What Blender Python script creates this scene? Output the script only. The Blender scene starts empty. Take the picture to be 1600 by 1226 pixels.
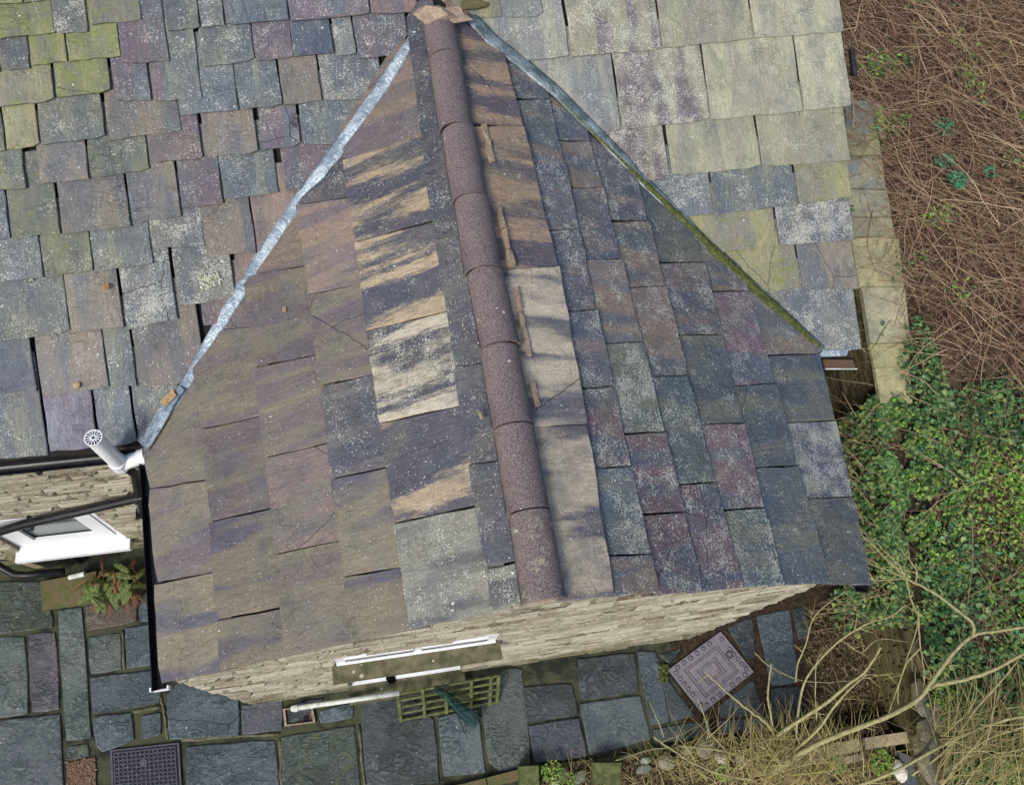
import bpy, bmesh, math, random
import numpy as np
from mathutils import Vector, Matrix, noise as mnoise
random.seed(7)
scn = bpy.context.scene
# ------------------------------------------------------------------ camera
F_PX = 1259.0; PW, PH = 1600, 1226
def rotm(p, r, y):
    c, s = math.cos(p), math.sin(p); X = Matrix(((1,0,0),(0,c,-s),(0,s,c)))
    c, s = math.cos(r), math.sin(r); A = Matrix(((c,-s,0),(s,c,0),(0,0,1)))
    c, s = math.cos(y), math.sin(y); B = Matrix(((c,-s,0),(s,c,0),(0,0,1)))
    return B @ X @ A
CR = rotm(.435, .258, -.389); CP = Vector((-.888, -.742, 10.0))
cam_d = bpy.data.cameras.new('camera'); cam = bpy.data.objects.new('camera', cam_d)
scn.collection.objects.link(cam); scn.camera = cam
cam.matrix_world = Matrix.Translation(CP) @ CR.to_4x4()
cam_d.sensor_width = 36; cam_d.sensor_fit = 'HORIZONTAL'; cam_d.lens = F_PX*36/PW
cam_d.clip_start = .1; cam_d.clip_end = 800
# ------------------------------------------------------------------ light
SUN_EL, SUN_AZ = math.radians(44), math.radians(222)      # azimuth clockwise from +Y
w = bpy.data.worlds.new('World'); scn.world = w; w.use_nodes = True
nt = w.node_tree; bg = nt.nodes['Background']
sky = nt.nodes.new('ShaderNodeTexSky'); sky.sky_type = 'NISHITA'; sky.sun_disc = False
sky.sun_elevation = SUN_EL; sky.sun_rotation = SUN_AZ; sky.air_density = 1.0; sky.dust_density = 3.0
nt.links.new(sky.outputs[0], bg.inputs[0]); bg.inputs[1].default_value = 0.125
sd = bpy.data.lights.new('sun', 'SUN'); sun = bpy.data.objects.new('sun', sd); scn.collection.objects.link(sun)
sd.energy = 2.1; sd.angle = math.radians(16); sd.color = (1.0, .95, .88)
dirv = Vector((math.sin(SUN_AZ)*math.cos(SUN_EL), math.cos(SUN_AZ)*math.cos(SUN_EL), math.sin(SUN_EL)))
sun.rotation_euler = dirv.to_track_quat('Z', 'Y').to_euler(); sun.location = (0, 0, 30)
scn.view_settings.view_transform = 'Standard'; scn.view_settings.look = 'None'
scn.view_settings.exposure = 0.30; scn.view_settings.gamma = 1.0; scn.view_settings.use_curve_mapping = False
# ------------------------------------------------------------------ helpers
COL = scn.collection
def ray(px, py): return (CR @ Vector(((px-800)/F_PX, -(py-613)/F_PX, -1))).normalized()
def U(px, py, z=0.0):
    d = ray(px, py); return CP + d*((z-CP.z)/d.z)
class Plane:
    def __init__(s, o, u, v):            # u along course, v up the slope, n out
        s.o = o.copy(); s.u = u.normalized(); s.n = s.u.cross(v).normalized()
        if s.n.z < -1e-6: s.n = -s.n
        s.v = s.n.cross(s.u).normalized()
        if s.v.dot(v) < 0: s.v = -s.v
    def hit(s, px, py):
        d = ray(px, py); return CP + d*((s.o-CP).dot(s.n)/d.dot(s.n))
    def uv(s, px, py):
        q = s.hit(px, py)-s.o; return Vector((q.dot(s.u), q.dot(s.v)))
    def P(s, u, v, h=0.0): return s.o+s.u*u+s.v*v+s.n*h
def lin(c):
    return tuple((x/255/12.92 if x/255 <= .04045 else ((x/255+.055)/1.055)**2.4) for x in c)
def setp(o, label=None, cat=None, group=None, kind=None):
    if label: o['label'] = label
    if cat: o['category'] = cat
    if group: o['group'] = group
    if kind: o['kind'] = kind
    return o
def empty(name, loc=(0,0,0), **k):
    o = bpy.data.objects.new(name, None); COL.objects.link(o); o.location = loc; o.empty_display_size = .2
    bpy.context.view_layer.update() if False else None
    o.matrix_world = Matrix.Translation(Vector(loc))
    return setp(o, **k)
def mesh_obj(name, vs, fs, mat, parent=None, mw=None, smooth=False, **k):
    me = bpy.data.meshes.new(name); me.from_pydata([tuple(v) for v in vs], [], fs)
    me.materials.append(mat)
    if smooth: me.polygons.foreach_set('use_smooth', [True]*len(me.polygons))
    o = bpy.data.objects.new(name, me); COL.objects.link(o)
    if mw is not None: o.matrix_world = mw
    if parent:
        o.parent = parent; o.matrix_parent_inverse = parent_world(parent).inverted()
    return setp(o, **k)
PWORLD = {}
def parent_world(p):
    if p.name in PWORLD: return PWORLD[p.name]
    m = p.matrix_basis.copy()
    if p.parent: m = parent_world(p.parent) @ p.matrix_parent_inverse @ m
    PWORLD[p.name] = m
    return m
class MB:
    def __init__(s): s.v = []; s.f = []
    def add(s, vs, fs):
        n = len(s.v); s.v += [Vector(v) for v in vs]; s.f += [tuple(i+n for i in f) for f in fs]
    def box(s, o, a, b, c):              # corner o, edge vectors
        o = Vector(o); a = Vector(a); b = Vector(b); c = Vector(c)
        vs = [o, o+a, o+a+b, o+b, o+c, o+a+c, o+a+b+c, o+b+c]
        fs = [(0,3,2,1),(4,5,6,7),(0,1,5,4),(1,2,6,5),(2,3,7,6),(3,0,4,7)]
        if a.cross(b).dot(c) < 0: fs = [f[::-1] for f in fs]
        s.add(vs, fs)
    def tube(s, pts, rads, sides=8, cap=True, closed_rand=0):
        pts = [Vector(p) for p in pts]; n = len(pts)
        if not hasattr(rads, '__len__'): rads = [rads]*n
        base = len(s.v); ref = Vector((0,0,1))
        d0 = (pts[1]-pts[0]).normalized()
        if abs(d0.z) > .9: ref = Vector((1,0,0))
        x = d0.cross(ref).normalized()
        for i, p in enumerate(pts):
            d = (pts[min(i+1, n-1)]-pts[max(i-1, 0)]).normalized()
            x = (x - d*x.dot(d)).normalized(); y = d.cross(x)
            for k in range(sides):
                a = 2*math.pi*k/sides
                s.v.append(p+(x*math.cos(a)+y*math.sin(a))*rads[i])
        for i in range(n-1):
            for k in range(sides):
                k2 = (k+1) % sides
                s.f.append((base+i*sides+k, base+i*sides+k2, base+(i+1)*sides+k2, base+(i+1)*sides+k))
        if cap:
            s.f.append(tuple(base+k for k in range(sides))[::-1])
            s.f.append(tuple(base+(n-1)*sides+k for k in range(sides)))
    def obj(s, name, mat, parent=None, smooth=False, **k):
        return mesh_obj(name, s.v, s.f, mat, parent, None, smooth, **k)
# ------------------------------------------------------------------ materials
class N:
    def __init__(s, name):
        s.m = bpy.data.materials.new(name); s.m.use_nodes = True; s.t = s.m.node_tree
        s.b = s.t.nodes['Principled BSDF']; s.l = s.t.links
    def n(s, typ, **kw):
        x = s.t.nodes.new('ShaderNode'+typ)
        for k, v in kw.items():
            if k.startswith('i_'):
                key = k[2:].replace('_', ' '); x.inputs[key].default_value = v
            else: setattr(x, k, v)
        return x
    def k(s, a, b): s.l.new(a, b)
    def math(s, op, a, b=None, clamp=False):
        x = s.n('Math', operation=op, use_clamp=clamp)
        for i, q in enumerate((a, b)):
            if q is None: continue
            if isinstance(q, (int, float)): x.inputs[i].default_value = q
            else: s.k(q, x.inputs[i])
        return x.outputs[0]
    def mix(s, f, a, b, bt='MIX'):
        x = s.n('Mix', data_type='RGBA', blend_type=bt)
        for i, q in ((0, f), (6, a), (7, b)):
            if isinstance(q, (int, float)): x.inputs[i].default_value = q
            elif isinstance(q, tuple): x.inputs[i].default_value = (*q[:3], 1)
            else: s.k(q, x.inputs[i])
        return x.outputs[2]
    def sstep(s, v, lo, hi):
        x = s.n('MapRange', interpolation_type='SMOOTHSTEP')
        for i, q in ((0, v), (1, lo), (2, hi)):
            if isinstance(q, (int, float)): x.inputs[i].default_value = q
            else: s.k(q, x.inputs[i])
        return x.outputs[0]
    def noise(s, vec, scale, detail=3, rough=.55, dist=0):
        x = s.n('TexNoise'); x.inputs['Scale'].default_value = scale; x.inputs['Detail'].default_value = detail
        x.inputs['Roughness'].default_value = rough; x.inputs['Distortion'].default_value = dist
        s.k(vec, x.inputs['Vector']); return x.outputs['Fac']
    def coords(s, obj=True, rand=True, scale=None):
        c = s.n('TexCoord').outputs['Object']
        if not obj: c = s.n('NewGeometry').outputs['Position']
        if rand:
            r = s.n('ObjectInfo').outputs['Random']; m = s.math('MULTIPLY', r, 61.0)
            cb = s.n('CombineXYZ'); s.k(m, cb.inputs[0]); s.k(m, cb.inputs[1]); s.k(m, cb.inputs[2])
            a = s.n('VectorMath', operation='ADD'); s.k(c, a.inputs[0]); s.k(cb.outputs[0], a.inputs[1]); c = a.outputs[0]
        if scale: c = s.vs(c, scale)
        return c
    def vs(s, c, scale):
        m = s.n('VectorMath', operation='MULTIPLY'); s.k(c, m.inputs[0]); m.inputs[1].default_value = scale
        return m.outputs[0]
    def bump(s, h, dist, strength=1.0, prev=None):
        b = s.n('Bump'); b.inputs['Distance'].default_value = dist; b.inputs['Strength'].default_value = strength
        s.k(h, b.inputs['Height'])
        if prev: s.k(prev, b.inputs['Normal'])
        return b.outputs[0]
    def out(s, color=None, rough=None, normal=None, spec=None, metal=None):
        for key, q in (('Base Color', color), ('Roughness', rough), ('Normal', normal), ('Specular IOR Level', spec), ('Metallic', metal)):
            if q is None: continue
            if isinstance(q, (int, float)): s.b.inputs[key].default_value = q
            elif isinstance(q, tuple): s.b.inputs[key].default_value = (*q[:3], 1)
            else: s.k(q, s.b.inputs[key])
        return s.m
def stonelike(name, lichen_col=(186,188,176), bumpd=.010, wet=False, streak=(4.8, .7, 4.8), crack=True):
    m = N(name)
    a1 = m.n('Attribute', attribute_type='OBJECT', attribute_name='c1').outputs['Color']
    a2 = m.n('Attribute', attribute_type='OBJECT', attribute_name='c2').outputs['Color']
    ap = m.n('Attribute', attribute_type='OBJECT', attribute_name='par').outputs['Vector']
    sp = m.n('SeparateXYZ'); m.k(ap, sp.inputs[0])
    amt, lic, mos = sp.outputs
    c = m.coords(); cs = m.vs(c, streak)
    n1 = m.math('ADD', m.noise(cs, 1.0, 3, .5, .3), m.math('MULTIPLY', m.math('SUBTRACT', m.noise(cs, 14, 5, .75), .5), .30))
    thr = m.math('SUBTRACT', 0.78, m.math('MULTIPLY', amt, .56))
    f = m.sstep(n1, m.math('SUBTRACT', thr, .075), m.math('ADD', thr, .075))
    col = m.mix(f, a1, a2)
    # broad hue drift and fine grain
    n2 = m.noise(m.vs(c, (1, .6, 1)), 4.0, 4, .6, .4)
    col = m.mix(m.math('MULTIPLY', m.sstep(n2, .48, .75), .0 if wet else .18), col, lin((126,106,82)))
    col = m.mix(m.math('MULTIPLY', m.sstep(n2, .52, .25), .45), col, lin((58,66,82)))
    wp_ = m.n('NewGeometry').outputs['Position']; wn1 = m.noise(wp_, 1.4, 5, .65, .5); wn2 = m.noise(m.vs(wp_, (1.3,1.3,1.3)), 2.3, 5, .7, .5)
    if not wet:
        col = m.mix(m.math('MULTIPLY', m.sstep(wn1, .44, .66), .32), col, lin((118,116,94)))
        col = m.mix(m.math('MULTIPLY', m.sstep(wn2, .5, .68), .30), col, lin((84,94,98)))
        col = m.mix(m.math('MULTIPLY', m.sstep(wn1, .46, .34), .30), col, lin((104,98,104)))
    n3 = m.noise(c, 75, 4, .8); n3b = m.noise(cs, 14, 4, .7)
    g = m.math('ADD', m.math('MULTIPLY', n3, .9), m.math('MULTIPLY', n3b, .9))
    g = m.math('MULTIPLY', m.math('SUBTRACT', g, .40), 2.05)
    gg = m.n('CombineXYZ'); [m.k(g, gg.inputs[i]) for i in range(3)]
    col = m.mix(.75, col, gg.outputs[0], 'MULTIPLY')
    # cracks
    v = m.n('TexVoronoi', feature='DISTANCE_TO_EDGE'); v.inputs['Scale'].default_value = 1.0
    wv = m.n('VectorMath', operation='ADD'); nz = m.n('TexNoise'); nz.inputs['Scale'].default_value = 5; m.k(c, nz.inputs['Vector'])
    m.k(c, wv.inputs[0]); sc = m.vs(nz.outputs['Color'], (.08,.08,.08)); m.k(sc, wv.inputs[1]); m.k(wv.outputs[0], v.inputs['Vector'])
    ck = m.sstep(v.outputs['Distance'], .006, .0)
    rnd = m.n('ObjectInfo').outputs['Random']
    rr = m.math('FRACT', m.math('MULTIPLY', rnd, 37.3))
    ck = m.math('MULTIPLY', ck, m.math('GREATER_THAN', rr, .90 if wet else .88))
    if crack: col = m.mix(m.math('MULTIPLY', ck, .75), col, lin((38,36,36)))
    # moss
    n4 = m.noise(c, 7, 5, .7)
    mt = m.math('SUBTRACT', .85, m.math('MULTIPLY', mos, .55))
    mf = m.sstep(n4, m.math('SUBTRACT', mt, .06), m.math('ADD', mt, .10))
    mossc = m.mix(n3, lin((66,78,38) if wet else (84,92,46)), lin((96,106,62) if wet else (140,148,92)))
    col = m.mix(m.math('MULTIPLY', mf, .8), col, mossc)
    # lichen: specks gathered in clouds, plus scattered dots
    n5 = m.noise(c, 6, 4, .65); n6 = m.noise(c, 75, 3, .65, .3)
    lt = m.math('SUBTRACT', 1.05, m.math('MULTIPLY', lic, .25))
    ls = m.math('ADD', m.math('MULTIPLY', n5, .6), m.math('MULTIPLY', n6, .9))
    lf = m.sstep(ls, lt, m.math('ADD', lt, .05))
    col = m.mix(m.math('MULTIPLY', lf, .6), col, lin(lichen_col))
    dist_ = m.noise(c, 90, 2, .6)
    for sc_, base_, gain_ in ((24, .997, .09), (46, .997, .46), (82, .995, .85)):
        vo = m.n('TexVoronoi', feature='F1'); vo.inputs['Scale'].default_value = sc_; m.k(c, vo.inputs['Vector'])
        sep = m.n('SeparateXYZ'); m.k(vo.outputs['Color'], sep.inputs[0])
        rad = m.math('ADD', m.math('MULTIPLY', sep.outputs[1], .30 if sc_ > 50 else .22), m.math('MULTIPLY', m.math('SUBTRACT', dist_, .5), .5))
        dot = m.math('LESS_THAN', vo.outputs['Distance'], rad)
        cl_ = m.sstep(n5, .34, .66)
        pr_ = m.math('SUBTRACT', base_, m.math('MULTIPLY', m.math('MULTIPLY', lic, gain_), cl_))
        dot = m.math('MULTIPLY', dot, m.math('GREATER_THAN', sep.outputs[0], pr_))
        col = m.mix(m.math('MULTIPLY', dot, .85), col, lin((216,218,212)))
    rv = m.noise(m.vs(c, (1, 1.7, 1)), 6 if wet else 5, 6, .62, 1.6); rm = m.noise(c, 2.6, 3, .6)
    rl_ = m.math('MULTIPLY', m.sstep(m.math('ABSOLUTE', m.math('SUBTRACT', rv, .5)), .012 if wet else .006, .0), m.sstep(rm, .5, .62))
    col = m.mix(m.math('MULTIPLY', rl_, .7 if wet else .4), col, lin((34,40,42)))
    rv2 = m.sstep(rv, .44, .56)
    if wet: col = m.mix(m.math('MULTIPLY', m.math('MULTIPLY', rv2, m.sstep(rm, .45, .7)), .25), col, lin((116,132,140)))
    # relief
    nb = m.noise(cs, 3.5, 6, .7, .8); nbl = m.noise(c, 9, 6, .65, 1.0)
    lay = m.math('SNAP', nbl, .09)
    h = m.math('ADD', m.math('MULTIPLY', nb, .5), m.math('ADD', m.math('MULTIPLY', lay, .8 if wet else .45), m.math('MULTIPLY', n3, .25)))
    h = m.math('SUBTRACT', h, m.math('MULTIPLY', ck, .4))
    h = m.math('ADD', h, m.math('MULTIPLY', m.math('MULTIPLY', rv2, m.sstep(rm, .4, .65)), .6 if wet else .4))
    nor = m.bump(h, bumpd)
    if wet: r = m.math('ADD', .10, m.math('MULTIPLY', m.noise(c, 5, 4, .6), .5))
    else: r = m.math('ADD', .30, m.math('MULTIPLY', n3, .5))
    return m.out(col, r, nor, .5)
M = {}
M['slate'] = stonelike('roof_slate')
M['flag'] = stonelike('wet_flagstone', (120,135,130), .02, True, (2.2, 2.2, 2.2))
M['coping'] = stonelike('coping_stone', (206,208,176), .008, False, (2,2,2))
def wallstone(name, a, b, c3, dark=1.0):
    m = N(name); c = m.coords(); oi = m.n('ObjectInfo').outputs['Random']
    isl = m.n('NewGeometry').outputs['Random Per Island']
    r = m.math('FRACT', m.math('ADD', m.math('MULTIPLY', oi, 7.7), m.math('MULTIPLY', isl, 3.1)))
    col = m.mix(m.sstep(r, .25, .6), lin(a), lin(b)); col = m.mix(m.sstep(r, .82, .92), col, lin(c3))
    n = m.noise(c, 14, 5, .7); n2 = m.noise(c, 55, 3, .7)
    col = m.mix(m.math('MULTIPLY', m.sstep(n, .42, .62), .55), col, lin(b))
    col = m.mix(m.math('MULTIPLY', m.sstep(n2, .56, .68), .5), col, lin((86,78,62)))
    pos = m.n('SeparateXYZ'); gp = m.n('NewGeometry').outputs['Position']; m.k(gp, pos.inputs[0])
    n3 = m.noise(gp, 2.2, 5, .7)
    gz = m.math('ADD', m.math('MULTIPLY', pos.outputs[2], -.55), m.math('MULTIPLY', n3, 1.6))
    col = m.mix(m.math('MULTIPLY', m.sstep(gz, .15, .8), .6), col, lin((92,90,54)))
    col = m.mix(m.math('MULTIPLY', m.sstep(n3, .52, .66), .45), col, lin((112,100,80)))
    h = m.math('ADD', n, m.math('MULTIPLY', n2, .5))
    return m.out(col, .85, m.bump(h, .02), .25)
M['wallstone'] = wallstone('cream_sandstone', (142,136,118), (176,172,154), (98,88,72))
M['darkstone'] = wallstone('damp_brown_stone', (70,63,44), (90,84,58), (44,40,28))
def simple(name, c1, c2=None, sc=20, rough=.7, bump=.003, spec=.4, metal=0, sc2=None, obj=True, th=(.4,.62)):
    m = N(name); c = m.coords(obj=obj)
    n = m.noise(c, sc, 5, .65); 
    col = m.mix(m.sstep(n, *th), lin(c1), lin(c2 or c1))
    if bump: nor = m.bump(m.noise(c, sc*2.5, 4, .6), bump)
    else: nor = None
    return m.out(col, rough, nor, spec, metal)
M['deck'] = simple('joint_shade_deck', (30,28,27), (40,37,34), 12, .95, .004)  # near-black deck colour stands in for shade in the gaps between slates
M['mortar'] = simple('lime_mortar', (146,128,110), (172,154,134), 30, .9, .01)
M['wmortar'] = simple('weathered_wall_mortar', (132,120,96), (98,88,68), 18, .95, .015)
M['dmortar'] = simple('dark_damp_mortar', (52,46,34), (38,34,26), 18, .95, .015)
M['black'] = simple('black_plastic', (16,17,20), (30,31,36), 8, .35, .001)
M['white'] = simple('white_upvc', (232,234,238), (222,226,230), 5, .35, 0)
M['greywhite'] = simple('weathered_white_plastic', (206,210,206), (176,180,170), 10, .5, .001)
M['joint2'] = simple('pale_pointing', (112,108,86), (74,78,58), 25, .95, .01)
M['iron'] = simple('cast_iron', (62,64,76), (84,86,98), 30, .5, .002, .5)
M['pinkiron'] = simple('painted_cover_plate', (122,115,124), (138,130,136), 14, .5, .003, .5)
M['moss'] = simple('cushion_moss', (58,70,32), (98,102,52), 30, .95, .012)
M['soil'] = simple('damp_soil', (46,36,28), (78,62,46), 22, .95, .03)
M['edging'] = simple('mossy_edging', (104,92,66), (84,90,52), 9, .9, .012)
M['joint'] = simple('patio_joint_sand', (70,74,54), (34,38,34), 4, .95, .012, obj=False)
M['wood'] = simple('mossy_softwood', (70,80,44), (100,106,66), 16, .8, .004)
M['plank'] = simple('weathered_stick', (132,124,92), (156,148,116), 12, .8, .004)
M['leafdry'] = simple('dry_leaf', (170,150,110), (140,112,78), 30, .8, .003)
M['bark'] = simple('olive_bark', (124,122,84), (158,152,114), 26, .8, .004, th=(.35,.65))
for nm_, ca, cb, cm in (('lead', (126,144,158), (182,196,206), (96,98,88)), ('leaddark', (84,98,100), (140,154,160), (62,74,46))):
    m = N(nm_+'_sheet'); c = m.coords(rand=False); n = m.noise(c, 5, 5, .65, .6); n2 = m.noise(c, 22, 4, .65); fo = m.noise(c, 9, 3, .6, 2.0)
    col = m.mix(m.sstep(n, .38, .62), lin(ca), lin(cb))
    col = m.mix(m.math('MULTIPLY', m.sstep(n2, .52, .7), .4), col, lin(cm))
    col = m.mix(m.math('MULTIPLY', m.sstep(m.math('ABSOLUTE', m.math('SUBTRACT', fo, .5)), .02, .0), .5), col, lin((62,68,66)))
    M[nm_] = m.out(col, .42, m.bump(m.math('ADD', n, fo), .02), .5, .25)
m = N('ridge_tile_clay'); c = m.coords(); n = m.noise(c, 110, 3, .8); n2 = m.noise(c, 7, 4, .6); n3 = m.noise(c, 300, 2, .8)
col = m.mix(m.sstep(n, .35, .68), lin((70,60,63)), lin((146,132,133)))
col = m.mix(m.math('MULTIPLY', m.sstep(n2, .52, .7), .35), col, lin((120,118,100)))
vo = m.n('TexVoronoi'); vo.inputs['Scale'].default_value = 22; m.k(c, vo.inputs['Vector'])
sp = m.n('SeparateXYZ'); m.k(vo.outputs['Color'], sp.inputs[0])
dot = m.math('MULTIPLY', m.math('LESS_THAN', vo.outputs['Distance'], m.math('MULTIPLY', sp.outputs[1], .3)), m.math('GREATER_THAN', sp.outputs[0], .93))
col = m.mix(m.math('MULTIPLY', m.sstep(n3, .6, .72), .5), col, lin((176,160,160)))
ml = m.n('Attribute', attribute_type='OBJECT', attribute_name='lich').outputs['Fac']
lf = m.sstep(m.math('ADD', m.math('MULTIPLY', m.noise(c, 9, 4, .7), .7), m.math('MULTIPLY', n, .4)), m.math('SUBTRACT', .95, m.math('MULTIPLY', ml, .5)), m.math('SUBTRACT', 1.02, m.math('MULTIPLY', ml, .5)))
col = m.mix(m.math('MULTIPLY', lf, .7), col, lin((160,160,136)))
col = m.mix(m.math('MULTIPLY', dot, .8), col, lin((205,200,196)))
M['ridge'] = m.out(col, .8, m.bump(n, .004), .3)
def leafmat(name, cols, rough=.45, trans=.15):
    m = N(name); isl = m.n('NewGeometry').outputs['Random Per Island']
    r = m.n('ValToRGB'); e = r.color_ramp.elements
    e[0].position = 0; e[0].color = (*lin(cols[0]), 1); e[1].position = 1; e[1].color = (*lin(cols[-1]), 1)
    for i, cc in enumerate(cols[1:-1]):
        x = e.new((i+1)/(len(cols)-1)); x.color = (*lin(cc), 1)
    m.k(isl, r.inputs[0])
    m.b.inputs['Base Color'].default_value = (1,1,1,1)
    return m.out(r.outputs[0], rough, None, .3)
M['ivy'] = leafmat('ivy_leaf', [(34,60,34),(50,84,46),(66,106,58),(98,134,84),(44,76,42),(122,142,84),(72,94,52)])
M['nettle'] = leafmat('bright_weed_leaf', [(66,104,40),(98,142,54),(114,156,62),(148,168,80),(82,120,52),(158,158,92)])
M['bluegreen'] = leafmat('blue_green_leaf', [(52,112,80),(70,138,100),(44,100,76)])
M['litter'] = leafmat('brown_leaf_litter', [(84,66,54),(118,98,78),(142,122,100),(100,76,64),(70,56,46),(158,140,116)], .8)
M['bramble'] = leafmat('bramble_cane', [(118,84,68),(146,118,96),(166,144,116),(98,68,60),(136,106,86),(186,166,136),(126,116,80)], .7)
M['dryfern'] = leafmat('dead_frond', [(98,66,46),(124,92,62),(84,58,44)], .8)
M['fernleaf'] = leafmat('fern_frond', [(60,84,38),(84,104,52),(112,124,66),(52,72,36)], .6)
M['twig'] = leafmat('shrub_twig', [(160,148,100),(134,124,78),(184,170,124),(122,104,74),(150,146,88),(172,164,104)], .75)
m = N('glass_pane'); M['glass'] = m.out(lin((70,84,84)), .08, None, .6)
m = N('green_net'); M['net'] = m.out(lin((26,62,62)), .6, m.bump(m.noise(m.coords(), 160, 2), .003), .3)
M['net'].node_tree.nodes['Principled BSDF'].inputs['Alpha'].default_value = .8
# ------------------------------------------------------------------ planes of the cottage
R0 = U(852, 935, 4.92); R1 = U(676, -18, 4.92); L0 = U(255, 1070, 3.38); E0 = U(1357, 915, 3.6)
LP = Plane(R0, R1-R0, R0-L0); RP = Plane(R0, R1-R0, R0-E0)
L1 = LP.hit(232, 700); E1 = RP.hit(1285, 550)
MPn = (L1-R1).cross(E1-R1).normalized(); MPn = MPn if MPn.z > 0 else -MPn
MP = Plane(L1, E1-L1, R1-L1)
WY = R0.y + .05                                  # outer face of the gable wall
SY = L1.y + .06                                  # outer face of the main south wall
# ------------------------------------------------------------------ slate builder
def clip_uv(poly, planes):
    for a, b, c in planes:                       # keep a*u+b*v+c >= 0
        out = []
        for i in range(len(poly)):
            p, q = poly[i], poly[(i+1) % len(poly)]
            dp = a*p[0]+b*p[1]+c; dq = a*q[0]+b*q[1]+c
            if dp >= 0: out.append(p)
            if (dp >= 0) != (dq >= 0):
                t = dp/(dp-dq); out.append((p[0]+(q[0]-p[0])*t, p[1]+(q[1]-p[1])*t))
        poly = out
        if len(poly) < 3: return []
    return poly
def slate(pl, tl, tr, hr, hl, cols, parent, t=.017, base=.0, over=.07, clips=(), name='slate', mat=None, jag=.004, tilt=1.5, chip=True):
    """exposed quad in plane uv: tail left/right, head right/left. The head runs on under the course above."""
    tl, tr, hr, hl = (Vector(p[:2]) for p in (tl, tr, hr, hl))
    expo = max(.08, ((hr+hl)/2-(tl+tr)/2).length)
    up = ((hr+hl)/2-(tl+tr)/2).normalized()
    td = (tr-tl); wlen = td.length; td.normalize()
    hr2 = hr+up*over; hl2 = hl+up*over
    rnd = random.random
    pts = []
    nseg = max(3, int(wlen/.05)); nseg = min(nseg, 6)
    c0 = rnd() < .3 and chip; c1 = rnd() < .3 and chip; cs = .012+rnd()*.03
    for i in range(nseg+1):
        s = i/nseg; p = tl.lerp(tr, s); j = (rnd()-.5)*2*jag
        if i in (0, nseg): j *= .3
        if (i == 0 and c0) or (i == nseg and c1): j += cs*.7
        pts.append(p+up*j)
    for s in (.1, .3, .5, .72): pts.append(tr.lerp(hr2, s)+td*(rnd()-.5)*jag*1.5)
    pts.append(hr2); pts.append(hl2)
    for s in (.28, .5, .7, .9): pts.append(hl2.lerp(tl, s)+td*(rnd()-.5)*jag*1.5)
    poly = [(p.x, p.y) for p in pts]
    if clips: poly = clip_uv(poly, clips)
    if len(poly) < 3: return None
    area = sum(poly[i][0]*poly[(i+1)%len(poly)][1]-poly[(i+1)%len(poly)][0]*poly[i][1] for i in range(len(poly)))
    if abs(area) < .004: return None
    if area < 0: poly = poly[::-1]
    org = (tl+tr)/2; h0 = base+t*2.0+random.uniform(-.003, .004); k = t*tilt/expo
    tw = random.uniform(-.006, .006)/max(.1, wlen)
    def H(p):
        d = Vector(p)-org; return h0-k*d.dot(up)+tw*d.dot(td)
    cen = Vector((sum(p[0] for p in poly)/len(poly), sum(p[1] for p in poly)/len(poly)))
    vs = []; n = len(poly)
    for p in poly: vs.append((p[0]-org.x, p[1]-org.y, H(p)-t))
    for p in poly: vs.append((p[0]-org.x, p[1]-org.y, H(p)-.004))
    for p in poly:
        q = Vector(p); dd = (cen-q).normalized(); q2 = q+dd*random.uniform(.004, .009)
        vs.append((q2.x-org.x, q2.y-org.y, H(q2)))
    fs = []
    for i in range(n):
        j = (i+1) % n
        fs.append((i, j, n+j, n+i)); fs.append((n+i, n+j, 2*n+j, 2*n+i))
    fs.append(tuple(range(2*n, 3*n))); fs.append(tuple(range(n))[::-1])
    if pl.u.cross(pl.v).dot(pl.n) < 0: fs = [f[::-1] for f in fs]
    mw = Matrix.Identity(4)
    for i in range(3):
        mw[i][0] = pl.u[i]; mw[i][1] = pl.v[i]; mw[i][2] = pl.n[i]
    o0 = pl.P(org.x, org.y); mw[0][3], mw[1][3], mw[2][3] = o0
    if mw.to_3x3().determinant() < 0:            # keep the frame right-handed
        for i in range(3): mw[i][0] = -pl.u[i]
        vs = [(-a, b, c) for a, b, c in vs]
    o = mesh_obj(name, vs, fs, mat or M['slate'], parent, mw)
    c1, c2, par = cols
    jv = random.uniform(.80, 1.14)
    o['c1'] = [x*jv for x in lin(c1)]; o['c2'] = [x*jv for x in lin(c2)]; o['par'] = [float(x) for x in par]
    return o
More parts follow.
